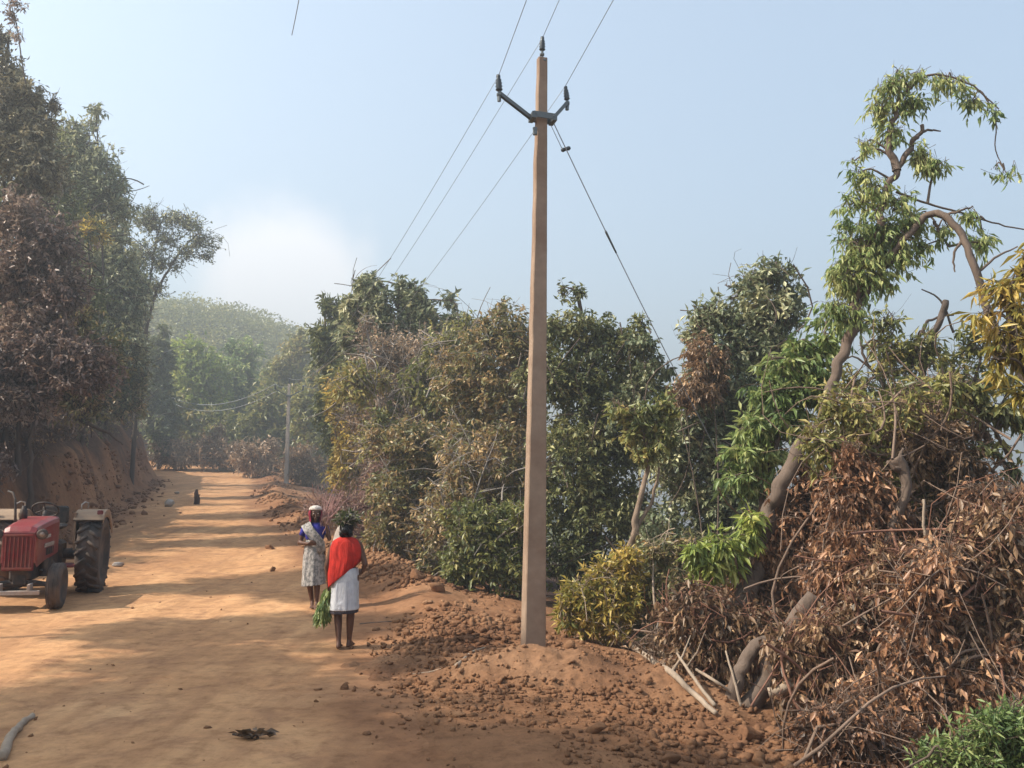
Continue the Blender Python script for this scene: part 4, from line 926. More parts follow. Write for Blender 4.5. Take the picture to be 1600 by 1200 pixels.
# ------------------------------------------------------------------ tractor
M_RED = m_worn('red tractor paint', (.24, .028, .028), dust=(.26, .14, .10), amt=.5, rough=.42, scale=3.5)
M_REDD = m_worn('dark red paint', (.16, .022, .024), dust=(.2, .11, .08), amt=.4, rough=.5, scale=4)
M_TYRE = m_worn('dusty tyre rubber', (.045, .04, .037), dust=(.19, .125, .09), amt=.62, rough=.95, scale=3)
M_IRON = m_worn('oily cast iron', (.045, .038, .035), dust=(.17, .11, .075), amt=.5, rough=.75, scale=6)
M_FEND = m_worn('dusty tan fender', (.26, .17, .11), dust=(.36, .24, .15), amt=.6, rough=.8, scale=4)
M_LAMP = m_worn('lamp glass', (.25, .2, .17), dust=(.25, .17, .12), amt=.5, rough=.25, scale=6)
M_WHITE = m_worn('chipped white paint', (.40, .34, .30), dust=(.3, .2, .14), amt=.45, rough=.6, scale=8)
def tractor():
    xw, yw = -7.22, 13.7; ang = math.atan2(-.963, .27)
    root = empty('tractor', (0, 0, 0), 'dusty red farm tractor with tan fenders parked nose out under the bank', 'tractor')
    def part(mb, name, mat, smooth=False, bevel=0, par=None): return mb.build(name, mat, par or root, smooth, bevel)
    # local frame: +x forward, +y the tractor's left, ground z=0; origin between the axles
    def wheel(x, y, r, w, front):
        RY = Matrix.Translation((x, y, r)) @ Matrix.Rotation(R(90), 4, 'X')
        m = MB(); h = w / 2
        m.lathe([(r * .62, -h * .75), (r * .70, -h), (r * .86, -h * 1.02), (r * .95, -h * .86), (r * .985, -h * .4), (r * .985, h * .4), (r * .95, h * .86), (r * .86, h * 1.02), (r * .70, h), (r * .62, h * .75)], 40, RY)
        if not front:
            nl = 22
            for k in range(nl):
                for s in (-1, 1):
                    an = 2 * math.pi * (k + (.5 if s > 0 else 0)) / nl
                    M = RY @ Matrix.Rotation(an, 4, 'Z') @ Matrix.Translation((r * .985, 0, s * h * .5)) @ Matrix.Rotation(R(38) * s, 4, 'X')
                    m.box((0, 0, 0), (.06, .05, h * 1.15), M, taper=.9)
        else:
            for z in (-.55, 0, .55): m.lathe([(r * .97, z * h - .012), (r * 1.01, z * h - .006), (r * 1.01, z * h + .006), (r * .97, z * h + .012)], 40, RY)
        wroot = part(m, 'wheel', M_TYRE, True)
        m = MB(); m.lathe([(r * .63, -h * .72), (r * .6, -h * .6), (r * .42, -h * .15), (r * .18, -h * .1), (r * .16, -h * .55), (r * .02, -h * .6), (.01, 0), (r * .02, h * .6), (r * .16, h * .55), (r * .18, h * .1), (r * .42, h * .15), (r * .6, h * .6), (r * .63, h * .72)], 28, RY)
        m.build('rim', M_WHITE if front else M_REDD, wroot, True)
    ft, rt = .50, .66
    for s in (-1, 1): wheel(.95, s * ft, .345, .19, True); wheel(-.95, s * rt, .66, .36, False)
    # hood: lofted sections, narrow grille nose
    m = MB(); secs = [(1.16, .215, .66, 1.20), (1.19, .225, .72, 1.17), (1.12, .24, .64, 1.245), (.7, .25, .70, 1.29), (.1, .27, .74, 1.33), (-.12, .275, .76, 1.33)]
    def sect(x, w, z0, z1): return [(x, -w, z0), (x, -w, z1 - .09), (x, -w * .9, z1 - .03), (x, -w * .6, z1), (x, w * .6, z1), (x, w * .9, z1 - .03), (x, w, z1 - .09), (x, w, z0)]
    vs = []; fs = []; ss = [secs[1], secs[2], secs[3], secs[4], secs[5]]
    for q in ss: vs += sect(*q)
    for i in range(len(ss) - 1):
        for k in range(7): fs.append((i * 8 + k, i * 8 + k + 1, i * 8 + 9 + k, i * 8 + 8 + k))
    fs.append(tuple(range(8))); fs.append(tuple(range(32, 40)))
    m.add(vs, fs); hood = part(m, 'hood', M_RED, bevel=.012)
    m = MB(); m.box((.35, .262, .93), (.85, .012, .06)); m.box((.35, -.262, .93), (.85, .012, .06))
    m.box((.55, .255, 1.06), (.30, .02, .05)); m.build('side_stripe', M_WHITE, hood, bevel=.004)
    for k in range(5): m = MB(); m.box((.62 - k * .10, .266, .83), (.035, .012, .11)); m.build('side_vent', M_IRON, hood)
    m = MB(); m.box((1.17, 0, .88), (.06, .42, .56)); gr = part(m, 'grille', M_REDD, bevel=.01)
    m = MB()
    for k in range(7): m.box((1.215, -.165 + k * .055, .87), (.03, .018, .44))
    m.box((1.213, 0, 1.12), (.03, .38, .03)); m.box((1.213, 0, .64), (.03, .38, .03)); m.build('grille_slat', M_RED, gr, bevel=.003)
    for s in (-1, 1):
        m = MB(); M = Matrix.Translation((1.16, s * .30, 1.13)) @ Matrix.Rotation(R(90), 4, 'Y')
        m.lathe([(.02, -.11), (.055, -.09), (.078, -.01), (.078, .02), (.06, .03)], 18, M); hl = part(m, 'headlight', M_IRON, True)
        m = MB(); m.lathe([(.002, .036), (.06, .026), (.062, .02), (.002, .015)], 18, M, close=False); m.build('lens', M_LAMP, hl, True)
    m = MB(); m.box((.45, 0, .58), (1.15, .30, .30), bev=.03); m.box((-.35, 0, .62), (.7, .36, .42), bev=.04); m.box((.3, .19, .62), (.3, .12, .2), bev=.02); m.tube([(.55, .22, .45), (.55, .22, .72)], .06, 12); m.tube([(.1, .2, .5), (.1, .2, .7)], .05, 12)
    m.tube([(.7, .2, .55), (.3, .23, .5), (-.1, .22, .6)], .02, 6); m.tube([(.8, -.2, .6), (.3, -.23, .7), (-.1, -.22, .6)], .02, 6); part(m, 'engine', M_IRON, bevel=.006)
    m = MB(); m.tube([(.95, -ft, .345), (.95, -.2, .40), (.95, .2, .40), (.95, ft, .345)], .038, 8); m.box((.95, 0, .45), (.16, .2, .16), bev=.02)
    for s in (-1, 1): m.tube([(.95, s * .39, .3), (.95, s * .39, .48)], .028, 8)
    m.tube([(.84, -.39, .34), (.84, .39, .34)], .015, 6); part(m, 'front_axle', M_IRON)
    m = MB(); m.tube([(-.95, -.6, .66), (-.95, .6, .66)], .085, 14); m.box((-.95, 0, .66), (.45, .42, .44), bev=.05); part(m, 'rear_axle', M_IRON)
    m = MB(); m.box((1.33, -.02, .30), (.06, .74, .06)); m.box((1.25, -.2, .36), (.2, .04, .12)); m.box((1.25, .2, .36), (.2, .04, .12)); m.box((1.36, -.34, .42), (.03, .06, .2), taper=.5); part(m, 'front_bumper', M_WHITE, bevel=.006)
    for s in (-1, 1):
        m = MB(); vs = []; fs = []; n = 10; yi, yo = s * .40, s * .86
        for k in range(n + 1):
            an = R(52 + 96 * k / n); rr = .75; x = -.95 + math.cos(an) * rr; z = .66 + math.sin(an) * rr
            z = min(z, 1.40); xi = -.95 + math.cos(an) * (rr - .03); zi = min(.66 + math.sin(an) * (rr - .03), 1.37)
            vs += [(x, yi, z), (x, yo, z), (xi, yo, zi), (xi, yi, zi), (x, yo, z - .10), (xi, yo - s * .02, zi - .10)]
        for k in range(n):
            a = k * 6; b = a + 6
            fs += [(a, a + 1, b + 1, b), (a + 3, b + 3, b + 2, a + 2), (a, b, b + 3, a + 3), (a + 1, a + 4, b + 4, b + 1), (a + 4, a + 5, b + 5, b + 4), (a + 5, a + 2, b + 2, b + 5)]
        m.add(vs, fs)
        m.box((-.90, s * .42, 1.05), (.62, .03, .62), taper=1, tx=1.2); f = part(m, 'fender', M_FEND)
        m = MB(); m.box((-.56, s * .80, 1.37), (.05, .09, .07), bev=.01); m.build('marker_lamp', M_REDD, f)
        m = MB(); m.tube([(-.6, s * .5, 1.41), (-.6, s * .5, 1.5), (-.9, s * .5, 1.53), (-1.2, s * .5, 1.5), (-1.2, s * .5, 1.41)], .012, 6); m.build('grab_rail', M_WHITE, f, True)
    m = MB(); m.tube([(-.12, 0, 1.2), (-.34, 0, 1.40)], .022, 8); cx = Vector((-.36, 0, 1.42)); M = Matrix.Translation(cx) @ Matrix.Rotation(R(-38), 4, 'Y')
    ring = [M @ Vector((.20 * math.cos(a), .20 * math.sin(a), 0)) for a in np.linspace(0, 2 * math.pi, 25)]; m.tube(ring, .014, 8, cap=False)
    for a in (0, 2.1, 4.2): m.tube([cx, M @ Vector((.2 * math.cos(a), .2 * math.sin(a), 0))], .010, 6)
    part(m, 'steering_wheel', M_IRON, True)
    m = MB(); m.box((-.18, 0, 1.18), (.14, .5, .28), bev=.03); part(m, 'dashboard', M_REDD, bevel=.006)
    m = MB(); m.box((-.95, 0, 1.12), (.42, .42, .09), bev=.04); m.box((-1.14, 0, 1.30), (.07, .42, .3), bev=.03); part(m, 'seat', M_IRON, bevel=.01)
    m = MB(); m.tube([(.62, -.20, 1.22), (.62, -.21, 1.40), (.60, -.23, 1.62), (.56, -.28, 1.72), (.5, -.36, 1.74)], [.022, .02, .017, .016, .016], 10); part(m, 'exhaust_pipe', M_IRON, True)
    m = MB(); m.lathe([(.055, 0), (.055, .16), (.03, .18), (.03, .22)], 14, Matrix.Translation((.30, -.17, 1.29))); part(m, 'air_cleaner', M_IRON, True)
    for s in (-1, 1): m = MB(); m.box((-.35, s * .38, .52), (.5, .26, .03)); part(m, 'footboard', M_REDD)
    m = MB(); m.tube([(-1.3, -.2, .6), (-1.75, -.25, .5)], .03, 6); m.tube([(-1.3, .2, .6), (-1.75, .25, .5)], .03, 6); m.tube([(-1.75, -.3, .5), (-1.75, .3, .5)], .025, 6); part(m, 'hitch', M_IRON)
    fx = Vector((math.cos(ang), math.sin(ang), 0)); pz = []
    for lx, ly in ((.95, .5), (.95, -.5), (-.95, .66), (-.95, -.66)):
        q = Vector((xw, yw, 0)) + fx * lx + Vector((-fx.y, fx.x, 0)) * ly; pz.append(hz(q.x, q.y))
    pitch = math.atan2((pz[2] + pz[3] - pz[0] - pz[1]) / 2, 1.9); roll = math.atan2((pz[0] + pz[2] - pz[1] - pz[3]) / 2, 1.16)
    root.location = (xw, yw, sum(pz) / 4 - .01); root.rotation_euler = (roll, pitch, ang); root.scale = (.95, .95, .95)
tractor()
def onroad(px, py):
    """distance at which the view through this pixel meets the soil"""
    Y = np.arange(3.5, 75, .05); a = P(px, py, 1.0); dx, dz = a.x, a.z - 1.7
    k = np.nonzero(1.7 + dz * Y < surf(dx * Y, Y))[0]
    return float(Y[k[0]]) if len(k) else 60.0
# ------------------------------------------------------------------ people
def m_plain(name, c, rough=.6, var=.15, scale=20, sss=False):
    m, nt, bs = nm(name); f = noise(nt, coords(nt), scale, 4, .6)
    nt.links.new(ramp(nt, f, [tuple(x * (1 - var) for x in c), tuple(min(1, x * (1 + var)) for x in c)], [.35, .65]), bs.inputs['Base Color'])
    bs.inputs['Roughness'].default_value = rough; bs.inputs['Specular IOR Level'].default_value = .3; return m
M_SKIN = m_plain('brown skin', (.115, .055, .035), .5, .12)
M_HAIR = m_plain('black hair', (.012, .010, .010), .45, .2)
def m_cloth(name, c, c2=None, scale=14, fold=1.0):
    m, nt, bs = nm(name); co = coords(nt); f = noise(nt, co, scale, 3, .5)
    c2 = c2 or tuple(x * .8 for x in c)
    nt.links.new(ramp(nt, f, [c2, c], [.42, .58]), bs.inputs['Base Color']); bs.inputs['Roughness'].default_value = .9; bs.inputs['Specular IOR Level'].default_value = .15
    g = noise(nt, coords(nt, (1, 1, .22)), 13, 4, .6, .8); bump(nt, bs, g, fold, .03); return m
M_EYE = m_plain('eye', (.55, .5, .45), .3)
C_RED = m_cloth('red cloth', (.50, .035, .025)); C_WHITE = m_cloth('white cotton', (.60, .60, .62), (.52, .52, .55))
C_GREY = m_cloth('grey printed cotton', (.42, .38, .35), (.20, .19, .18), 26); C_BLUE = m_cloth('blue cotton', (.05, .045, .30), (.035, .03, .18), 12)
C_HEADR = m_cloth('dark red head cloth', (.26, .03, .055)); C_SACK = m_cloth('pale sack cloth', (.48, .42, .37), (.36, .30, .26), 9); C_DARK = m_cloth('dark hem cloth', (.07, .06, .07))
C_PALE = m_cloth('cream head pad', (.62, .54, .48))

def body(segs, balls, name, root, mat, vox=.011, it=4):
    m = MB()
    for s in segs: m.capsule(*s)
    for b in balls: m.ball(*b)
    o = m.build(name, mat, root, True)
    r = o.modifiers.new('skin', 'REMESH'); r.mode = 'VOXEL'; r.voxel_size = vox; r.use_smooth_shade = True
    s = o.modifiers.new('soft', 'SMOOTH'); s.factor = .5; s.iterations = it
    return o
def hand(segs, w, d, side, curl, s=1.0):
    """palm and five curled fingers; w wrist, d direction, side towards the thumb, curl towards the palm"""
    w = Vector(w); d = Vector(d).normalized(); side = Vector(side).normalized(); curl = Vector(curl).normalized()
    for k, ln in enumerate((.062, .07, .066, .052)):
        o = side * (.027 - .018 * k) * s; kn = w + d * .085 * s + o
        segs.append((w + d * .01 * s + o * .6, kn, .013 * s, .011 * s))
        m1 = kn + (d * .75 + curl * .65).normalized() * ln * .5 * s; m2 = m1 + (d * .1 + curl).normalized() * ln * .45 * s; m3 = m2 + (curl - d * .7).normalized() * ln * .3 * s
        segs += [(kn, m1, .0095 * s, .0085 * s), (m1, m2, .0085 * s, .0078 * s), (m2, m3, .0078 * s, .0068 * s)]
    t0 = w + d * .025 * s + side * .022 * s; t1 = t0 + (side * .8 + d * .7).normalized() * .035 * s; t2 = t1 + (d + curl * .6).normalized() * .03 * s
    segs += [(t0, t1, .0125 * s, .0105 * s), (t1, t2, .0105 * s, .0085 * s)]
def foot(segs, an, f, s=1.0):
    an = Vector(an); f = Vector(f).normalized(); sd = Vector((-f.y, f.x, 0)); z = Vector((0, 0, 1)); g = an.z
    heel = an - f * .035 * s; heel.z = .028; ball = an + f * .12 * s; ball.z = .022
    segs += [(an, heel, .032 * s, .030 * s), (an + f * .01, ball, .030 * s, .026 * s), (heel, ball, .027 * s, .024 * s)]
    for k in range(5):
        o = sd * (.030 - .015 * k) * s; a = ball + o * .8; b = ball + f * (.05 - .006 * abs(k - 1)) * s + o * 1.1; b.z = .013; segs.append((a, b, .016 * s, .010 * s if k else .013 * s))
def head(segs, balls, c, f, neck, s=1.0):
    """c centre of the head, f where it looks"""
    c = Vector(c); f = Vector(f).normalized(); z = Vector((0, 0, 1)); sd = f.cross(z).normalized()
    segs += [(neck, c - f * .012 * s - z * .05 * s, .052 * s, .048 * s), (c - f * .022 * s + z * .03 * s, c + f * .018 * s + z * .025 * s, .082 * s, .076 * s), (c + f * .02 * s, c + f * .042 * s - z * .072 * s, .062 * s, .030 * s)]
    segs += [(c + f * .078 * s + z * .012 * s, c + f * .104 * s - z * .022 * s, .009 * s, .014 * s), (c + f * .082 * s - z * .055 * s - sd * .018 * s, c + f * .082 * s - z * .055 * s + sd * .018 * s, .009 * s, .009 * s),
             (c + f * .085 * s + z * .034 * s - sd * .04 * s, c + f * .085 * s + z * .034 * s + sd * .04 * s, .009 * s, .009 * s), (c + f * .07 * s - z * .095 * s * .9, c + f * .05 * s - z * .09 * s, .014 * s, .02 * s)]
    for q in (-1, 1):
        segs.append((c + sd * q * .078 * s + z * .018 * s - f * .01, c + sd * q * .084 * s - z * .022 * s - f * .01, .016 * s, .010 * s)); segs.append((c + f * .06 * s + sd * q * .045 * s - z * .012, c + f * .06 * s + sd * q * .045 * s - z * .02, .022 * s, .02 * s))
def loft(rings, name, mat, root, n=40, thick=.006, wob=.0, k=9, seed=0, closed=True, gap=None):
    """rings: (cx, cy, z, rx, ry[, tilt_x, tilt_y]); cloth with vertical folds"""
    rg = np.random.default_rng(seed); ph = rg.uniform(0, 6, 4); vs = []; fs = []
    for j, r in enumerate(rings):
        cx, cy, z, rx, ry = r[:5]; tx = r[5] if len(r) > 5 else 0; ty = r[6] if len(r) > 6 else 0; t = j / (len(rings) - 1)
        for i in range(n):
            a = 2 * math.pi * i / n
            w = 1 + wob * (.25 + .75 * t) * (math.sin(k * a + ph[0]) + .6 * math.sin((k * 2 + 1) * a + ph[1] + 2 * t) + .4 * math.sin(3 * a + ph[2] + 3 * t))
            x = rx * math.cos(a) * w; y = ry * math.sin(a) * w
            vs.append((cx + x, cy + y, z + x * tx + y * ty))
    for j in range(len(rings) - 1):
        for i in range(n): fs.append((j * n + i, j * n + (i + 1) % n, (j + 1) * n + (i + 1) % n, (j + 1) * n + i))
    m = MB(); m.add(vs, fs); o = m.build(name, mat, root, True)
    s = o.modifiers.new('cloth', 'SOLIDIFY'); s.thickness = thick; s.offset = 1
    s = o.modifiers.new('sub', 'SUBSURF'); s.levels = 1; s.render_levels = 1
    return o

def woman_red():
    p = P(537, 1015, onroad(537, 1013)); x0, y0 = p.x, p.y; g = min(sz(x0 - .06, y0), sz(x0 + .06, y0))
    root = empty('person', (x0, y0, g), 'woman with red shawl over a white skirt walking away barefoot, seen from behind', 'person', 'women walking along the dirt road')
    S_ = []; B_ = []; V = Vector; f = V((-.1, 1, 0))
    hipL, hipR = V((-.09, .0, .80)), V((.09, .0, .80)); kL, kR = V((-.095, .05, .43)), V((.075, .02, .43)); aL, aR = V((-.055, -.05, .075)), V((.055, .06, .075))
    S_ += [(hipL, kL, .088, .058), (hipR, kR, .088, .058), (kL, kL.lerp(aL, .35), .052, .052), (kR, kR.lerp(aR, .35), .052, .052), (kL.lerp(aL, .35), aL, .052, .031), (kR.lerp(aR, .35), aR, .052, .031)]
    foot(S_, aL, f); foot(S_, aR, V((.1, 1, 0)))
    S_ += [(V((-.07, 0, .82)), V((.07, 0, .82)), .11, .11), (V((0, 0, .84)), V((0, .01, 1.02)), .115, .10), (V((0, .01, 1.0)), V((0, .01, 1.17)), .11, .12), (V((-.12, .01, 1.20)), V((.12, .01, 1.20)), .062, .062), (V((0, .01, 1.18)), V((0, .02, 1.29)), .075, .048)]
    head(S_, B_, (0, .035, 1.375), (.0, 1, -.08), V((0, .02, 1.26)))
    shL, shR = V((-.165, .01, 1.19)), V((.165, .01, 1.19))
    eL, wL = V((-.235, -.01, .95)), V((-.225, .03, .735)); eR, wR = V((.255, -.02, .97)), V((.185, .14, .86))
    S_ += [(shL, eL, .050, .037), (eL, wL, .037, .023), (shR, eR, .050, .037), (eR, wR, .037, .023)]
    hand(S_, wL, (0, .05, -1), (0, 1, 0), (1, 0, 0)); hand(S_, wR, (-.7, .6, -.1), (0, .2, 1), (-.3, -.9, 0))
    body(S_, B_, 'body', root, M_SKIN)
    loft([(0, 0, .93, .155, .125), (0, 0, .86, .168, .14), (0, 0, .72, .165, .15), (0, .0, .60, .165, .15), (-.003, .0, .50, .172, .155), (-.005, 0, .44, .178, .16, .03)], 'skirt', C_WHITE, root, wob=.028, k=8, seed=4, n=64)
    loft([(-.005, 0, .462, .168, .150, .03), (-.005, 0, .43, .172, .155, .03), (-.005, 0, .405, .168, .152, .03)], 'skirt_hem', C_DARK, root, wob=.03, k=8, seed=4, n=64)
    # shawl: wraps shoulders, long point low on the left side
    loft([(0, .01, 1.285, .07, .065), (0, .01, 1.262, .125, .085), (0, .01, 1.235, .17, .10), (.0, .005, 1.18, .205, .12, -.02), (.005, 0, 1.10, .215, .13, .02), (.0, 0, 1.02, .21, .14, .12), (-.015, -.005, .93, .20, .145, .34), (-.035, -.01, .855, .17, .15, .62), (-.04, -.01, .82, .16, .145, .74)], 'shawl', C_RED, root, wob=.045, k=7, seed=9, n=72)
    m = MB(); c = V((0, .02, 1.395)); m.ball((c.x, c.y, c.z), (.093, .092, .098), 18); m.ball((0, -.085, 1.365), (.055, .045, .05), 14); m.ball((-.05, -.02, 1.33), (.04, .06, .05), 10); m.ball((.05, -.02, 1.33), (.04, .06, .05), 10); m.build('hair', M_HAIR, root, True)
    m = MB()
    for k in range(18):
        a = 2 * math.pi * k / 18; m.ball((wL.x + .028 * math.cos(a), wL.y + .028 * math.sin(a), wL.z + .03), .006, 6)
    m.build('bangle', m_plain('bangle', (.3, .12, .03), .3), root, True)
    # green leafy bundle held in the left hand
    hx, hy, hzz = x0 + wL.x + .01, y0 + wL.y + .01, g + wL.z - .09
    t = empty('leaf_bundle', (hx, hy, hzz - .55), 'long bundle of green leaves hanging from the left hand of the woman in red', 'bundle')
    rng = np.random.default_rng(8); n = 380; tt = rng.uniform(size=n) ** .8; wd = .022 + .06 * np.sin(np.clip(tt, 0, 1) * 2.8) ** .8; th = rng.uniform(0, 6.28, n)
    pos = np.stack([hx - .055 * tt - .03 * tt ** 2 + np.cos(th) * wd * .85, hy + np.sin(th) * wd, hzz + .06 - .40 * tt], 1)
    d = norm(np.stack([np.cos(th) * .4 - .1, np.sin(th) * .4, -np.ones(n)], 1) + rng.normal(size=(n, 3)) * .3)
    v, fc = leaf_np(pos, d, rng.uniform(.07, .13, n), rng.uniform(.02, .035, n), rng)
    under(mesh_np('leaves', v, fc, PAL['fresh'], tint=np.repeat(rng.uniform(0, .9, n), 2)), t)
    m = MB()
    for k in range(6):
        a = k * 1.05; m.tube([(hx + .012 * math.cos(a), hy + .012 * math.sin(a), hzz + .13), (hx + .012 * math.cos(a), hy + .012 * math.sin(a), hzz + .05), (hx - .05 + .05 * math.cos(a), hy + .05 * math.sin(a), hzz - .3)], [.005, .006, .003], 5)
    under(m.build('stems', BARKP, smooth=True), t)
    # dark load of twigs and foliage on the head
    c = np.array([x0 + .0, y0 + .03, g + 1.50])
    t = empty('head_load', (c[0], c[1], c[2] - .04), 'dark shaggy load of leafy twigs on the head of the woman in red', 'bundle')
    n = 90; a = rng.normal(size=(n, 3)) * np.array([1.0, .9, .45]); a = norm(a); ln = rng.uniform(.06, .16, (n, 1)); o = c + rng.normal(size=(n, 3)) * np.array([.05, .05, .02])
    v1, f1 = twigs_np(o - a * ln, o + a * ln, .006, .003, .2, 4, 4, rng)
    under(mesh_np('twigs', v1, f1, BARKG), t)
    n = 320; u = norm(rng.normal(size=(n, 3))); pos = c + u * np.array([.13, .12, .07]) * rng.uniform(.4, 1.1, (n, 1)); d = norm(u + rng.normal(size=(n, 3)) * .6 + np.array([0, 0, -.25]))
    v, fc = leaf_np(pos, d, rng.uniform(.05, .11, n), rng.uniform(.018, .032, n), rng)
    under(mesh_np('leaves', v, fc, PAL['dark'], tint=np.repeat(rng.uniform(0, .5, n), 2)), t)

def woman_blue():
    p = P(489, 952, onroad(489, 950)); x0, y0 = p.x, p.y; g = sz(x0, y0)
    root = empty('person', (x0, y0, g), 'woman in blue blouse and grey printed wrap with a dark red head cloth, arm folded', 'person', 'women walking along the dirt road')
    S_ = []; B_ = []; V = Vector; fw = V((.25, -1, 0))
    hipL, hipR = V((-.085, 0, .78)), V((.085, 0, .78)); kL, kR = V((-.07, -.02, .42)), V((.07, -.06, .42)); aL, aR = V((-.03, .06, .08)), V((.07, -.08, .075))
    S_ += [(hipL, kL, .085, .056), (hipR, kR, .085, .056), (kL, kL.lerp(aL, .35), .052, .050), (kR, kR.lerp(aR, .35), .052, .050), (kL.lerp(aL, .35), aL, .050, .030), (kR.lerp(aR, .35), aR, .050, .030)]
    foot(S_, aL, fw); foot(S_, aR, fw)
    S_ += [(V((-.07, 0, .80)), V((.07, 0, .80)), .11, .11), (V((0, 0, .82)), V((0, 0, 1.0)), .11, .098), (V((0, 0, .98)), V((-.0, .0, 1.14)), .108, .115), (V((-.115, 0, 1.17)), V((.115, 0, 1.17)), .06, .06), (V((0, 0, 1.15)), V((.0, -.01, 1.27)), .07, .046)]
    head(S_, B_, (.005, -.025, 1.355), (.30, -1, -.05), V((0, -.01, 1.24)))
    shL, shR = V((-.155, 0, 1.16)), V((.155, 0, 1.16)); eL, wL = V((-.235, -.02, .94)), V((-.06, -.17, .935)); eR, wR = V((.235, -.03, 1.0)), V((.19, -.10, 1.22))
    S_ += [(shL, eL, .047, .035), (eL, wL, .036, .022), (shR, eR, .047, .035), (eR, wR, .036, .022)]
    hand(S_, wL, (1, -.05, .05), (0, -.3, 1), (0, 1, 0)); hand(S_, wR, (-.1, .1, 1), (-1, 0, 0), (0, 1, .1))
    body(S_, B_, 'body', root, M_SKIN)
    m = MB()
    for q in (-1, 1):
        e = V((.005, -.025, 1.355)) + V((.29, -.957, 0)) * .079 + V((.957, .29, 0)) * q * .031 + V((0, 0, .012)); m = MB(); m.ball(e, (.012, .012, .009), 8); m.build('eye', M_EYE, root, True)
    loft([(0, 0, 1.0, .125, .115), (0, 0, .90, .145, .13), (0, 0, .80, .165, .145), (0, 0, .65, .17, .155), (0, -.01, .48, .17, .165), (.0, -.015, .36, .175, .175, .08), (.0, -.015, .33, .178, .178, .10)], 'wrap_skirt', C_GREY, root, wob=.04, k=7, seed=14, n=64)
    loft([(0, 0, 1.235, .075, .07), (0, 0, 1.205, .14, .085), (0, 0, 1.15, .168, .115), (0, -.005, 1.05, .150, .135), (0, 0, .985, .13, .122)], 'blouse', C_BLUE, root, wob=.012, k=6, seed=15)
    for q, e in ((-1, eL), (1, eR)):
        s = V((q * .15, 0, 1.165)); m = MB(); k = s.lerp(e, .55); m.tube([s, s.lerp(k, .5), k], [.060, .056, .052], 14, cap=False); o = m.build('sleeve', C_BLUE, root, True); o.modifiers.new('c', 'SOLIDIFY').thickness = .005
    # cloth end thrown across the chest
    m = MB(); pts = [(-.13, -.10, 1.22), (-.05, -.155, 1.12), (.05, -.16, 1.02), (.12, -.13, .93), (.14, -.12, .80)]
    for a_, b_ in ((0, 1),):
        vs = []; fs = []
        for i, q in enumerate(pts):
            for j in range(7): tt = j / 6 - .5; vs.append((q[0] + tt * .13, q[1] - .012 * math.sin(j * 2.1 + i) - .01, q[2] + tt * .07))
        for i in range(len(pts) - 1):
            for j in range(6): fs.append((i * 7 + j, i * 7 + j + 1, i * 7 + 8 + j, i * 7 + 7 + j))
        m.add(vs, fs)
    o = m.build('sash', C_GREY, root, True); o.modifiers.new('c', 'SOLIDIFY').thickness = .008
    # head cloth: wraps back and sides, hangs to the shoulder; pale pad on top
    vs = []; fs = []; hc = V((.005, -.018, 1.365)); fa = math.atan2(-1, .30); n = 26
    rows = [(1.0, .25, .108), (.8, .6, .107), (.55, .85, .108), (.2, .99, .110), (-.2, 1.0, .108), (-.6, .9, .105), (-1.0, .86, .11), (-1.5, 1.0, .12)]
    for zz, k, r in rows:
        for i in range(n): a = fa + R(48) + (2 * math.pi - R(96)) * i / (n - 1); w = 1 + .03 * math.sin(i * 1.9 + zz * 3); vs.append((hc.x + math.cos(a) * r * k * w, hc.y + math.sin(a) * r * k * w, hc.z + zz * .112))
    for j in range(len(rows) - 1):
        for i in range(n - 1): fs.append((j * n + i, j * n + i + 1, (j + 1) * n + i + 1, (j + 1) * n + i))
    m = MB(); m.add(vs, fs); o = m.build('head_cloth', C_HEADR, root, True); o.modifiers.new('c', 'SOLIDIFY').thickness = .007
    m = MB(); m.lathe([(.03, .13), (.085, .11), (.105, .08), (.10, .06), (.03, .065)], 20, Matrix.Translation((hc.x - .0, hc.y, hc.z - .01)) ); m.build('head_pad', C_PALE, root, True)
    # pale sack hung over the right shoulder
    bx, by, bz = x0 + .215, y0 - .10, g
    m = MB(); m.M = Matrix.Translation((bx, by, bz)) @ Matrix.Rotation(R(12), 4, 'Y')
    prof = [(.012, 1.30), (.035, 1.26), (.075, 1.20), (.10, 1.10), (.115, .98), (.11, .86), (.09, .76), (.05, .70), (.01, .68)]
    m.lathe(prof, 22); vs = []
    for i, v in enumerate(m.v): a = math.atan2(v[1] - by, v[0] - bx); vs.append((v[0] + .010 * math.sin(5 * a + v[2] * 9), v[1] + .010 * math.cos(4 * a + v[2] * 13), v[2] + .006 * math.sin(a * 3)))
    m.v = vs; o = m.build('sack', C_SACK, smooth=True); tag(o, 'pale cloth sack slung at the shoulder of the woman in the blue blouse', 'sack')
    rng = np.random.default_rng(18); n = 34; b0 = np.array([x0 + .10, y0 - .04, g + 1.10]); b1 = np.array([x0 + .33, y0 + .10, g + 1.62])
    j0 = rng.normal(size=(n, 3)) * .025; j1 = rng.normal(size=(n, 3)) * .075
    v, fc = twigs_np(b0 + j0, b0 + (b1 - b0) * rng.uniform(.75, 1.1, (n, 1)) + j1, .007, .003, .06, 5, 5, rng)
    tag(mesh_np('stick_bundle', v, fc, m_bark('pink stick', (.22, .10, .09), (.42, .24, .21)), smooth=True), 'bundle of thin pinkish sticks over the shoulder of the woman in the blue blouse', 'stick bundle')
def resize(fn, kx, k):
    before = set(bpy.data.objects); fn(); new = [o for o in bpy.data.objects if o not in before and o.parent is None]
    f = [o for o in new if o.name.startswith('person')][0].location.copy()
    for o in new:
        d = o.location - f; o.location = f + Vector((d.x * kx, d.y * k, d.z * k)); o.scale = (kx, k, k)
resize(woman_red, .86, .93); resize(woman_blue, .92, .98)

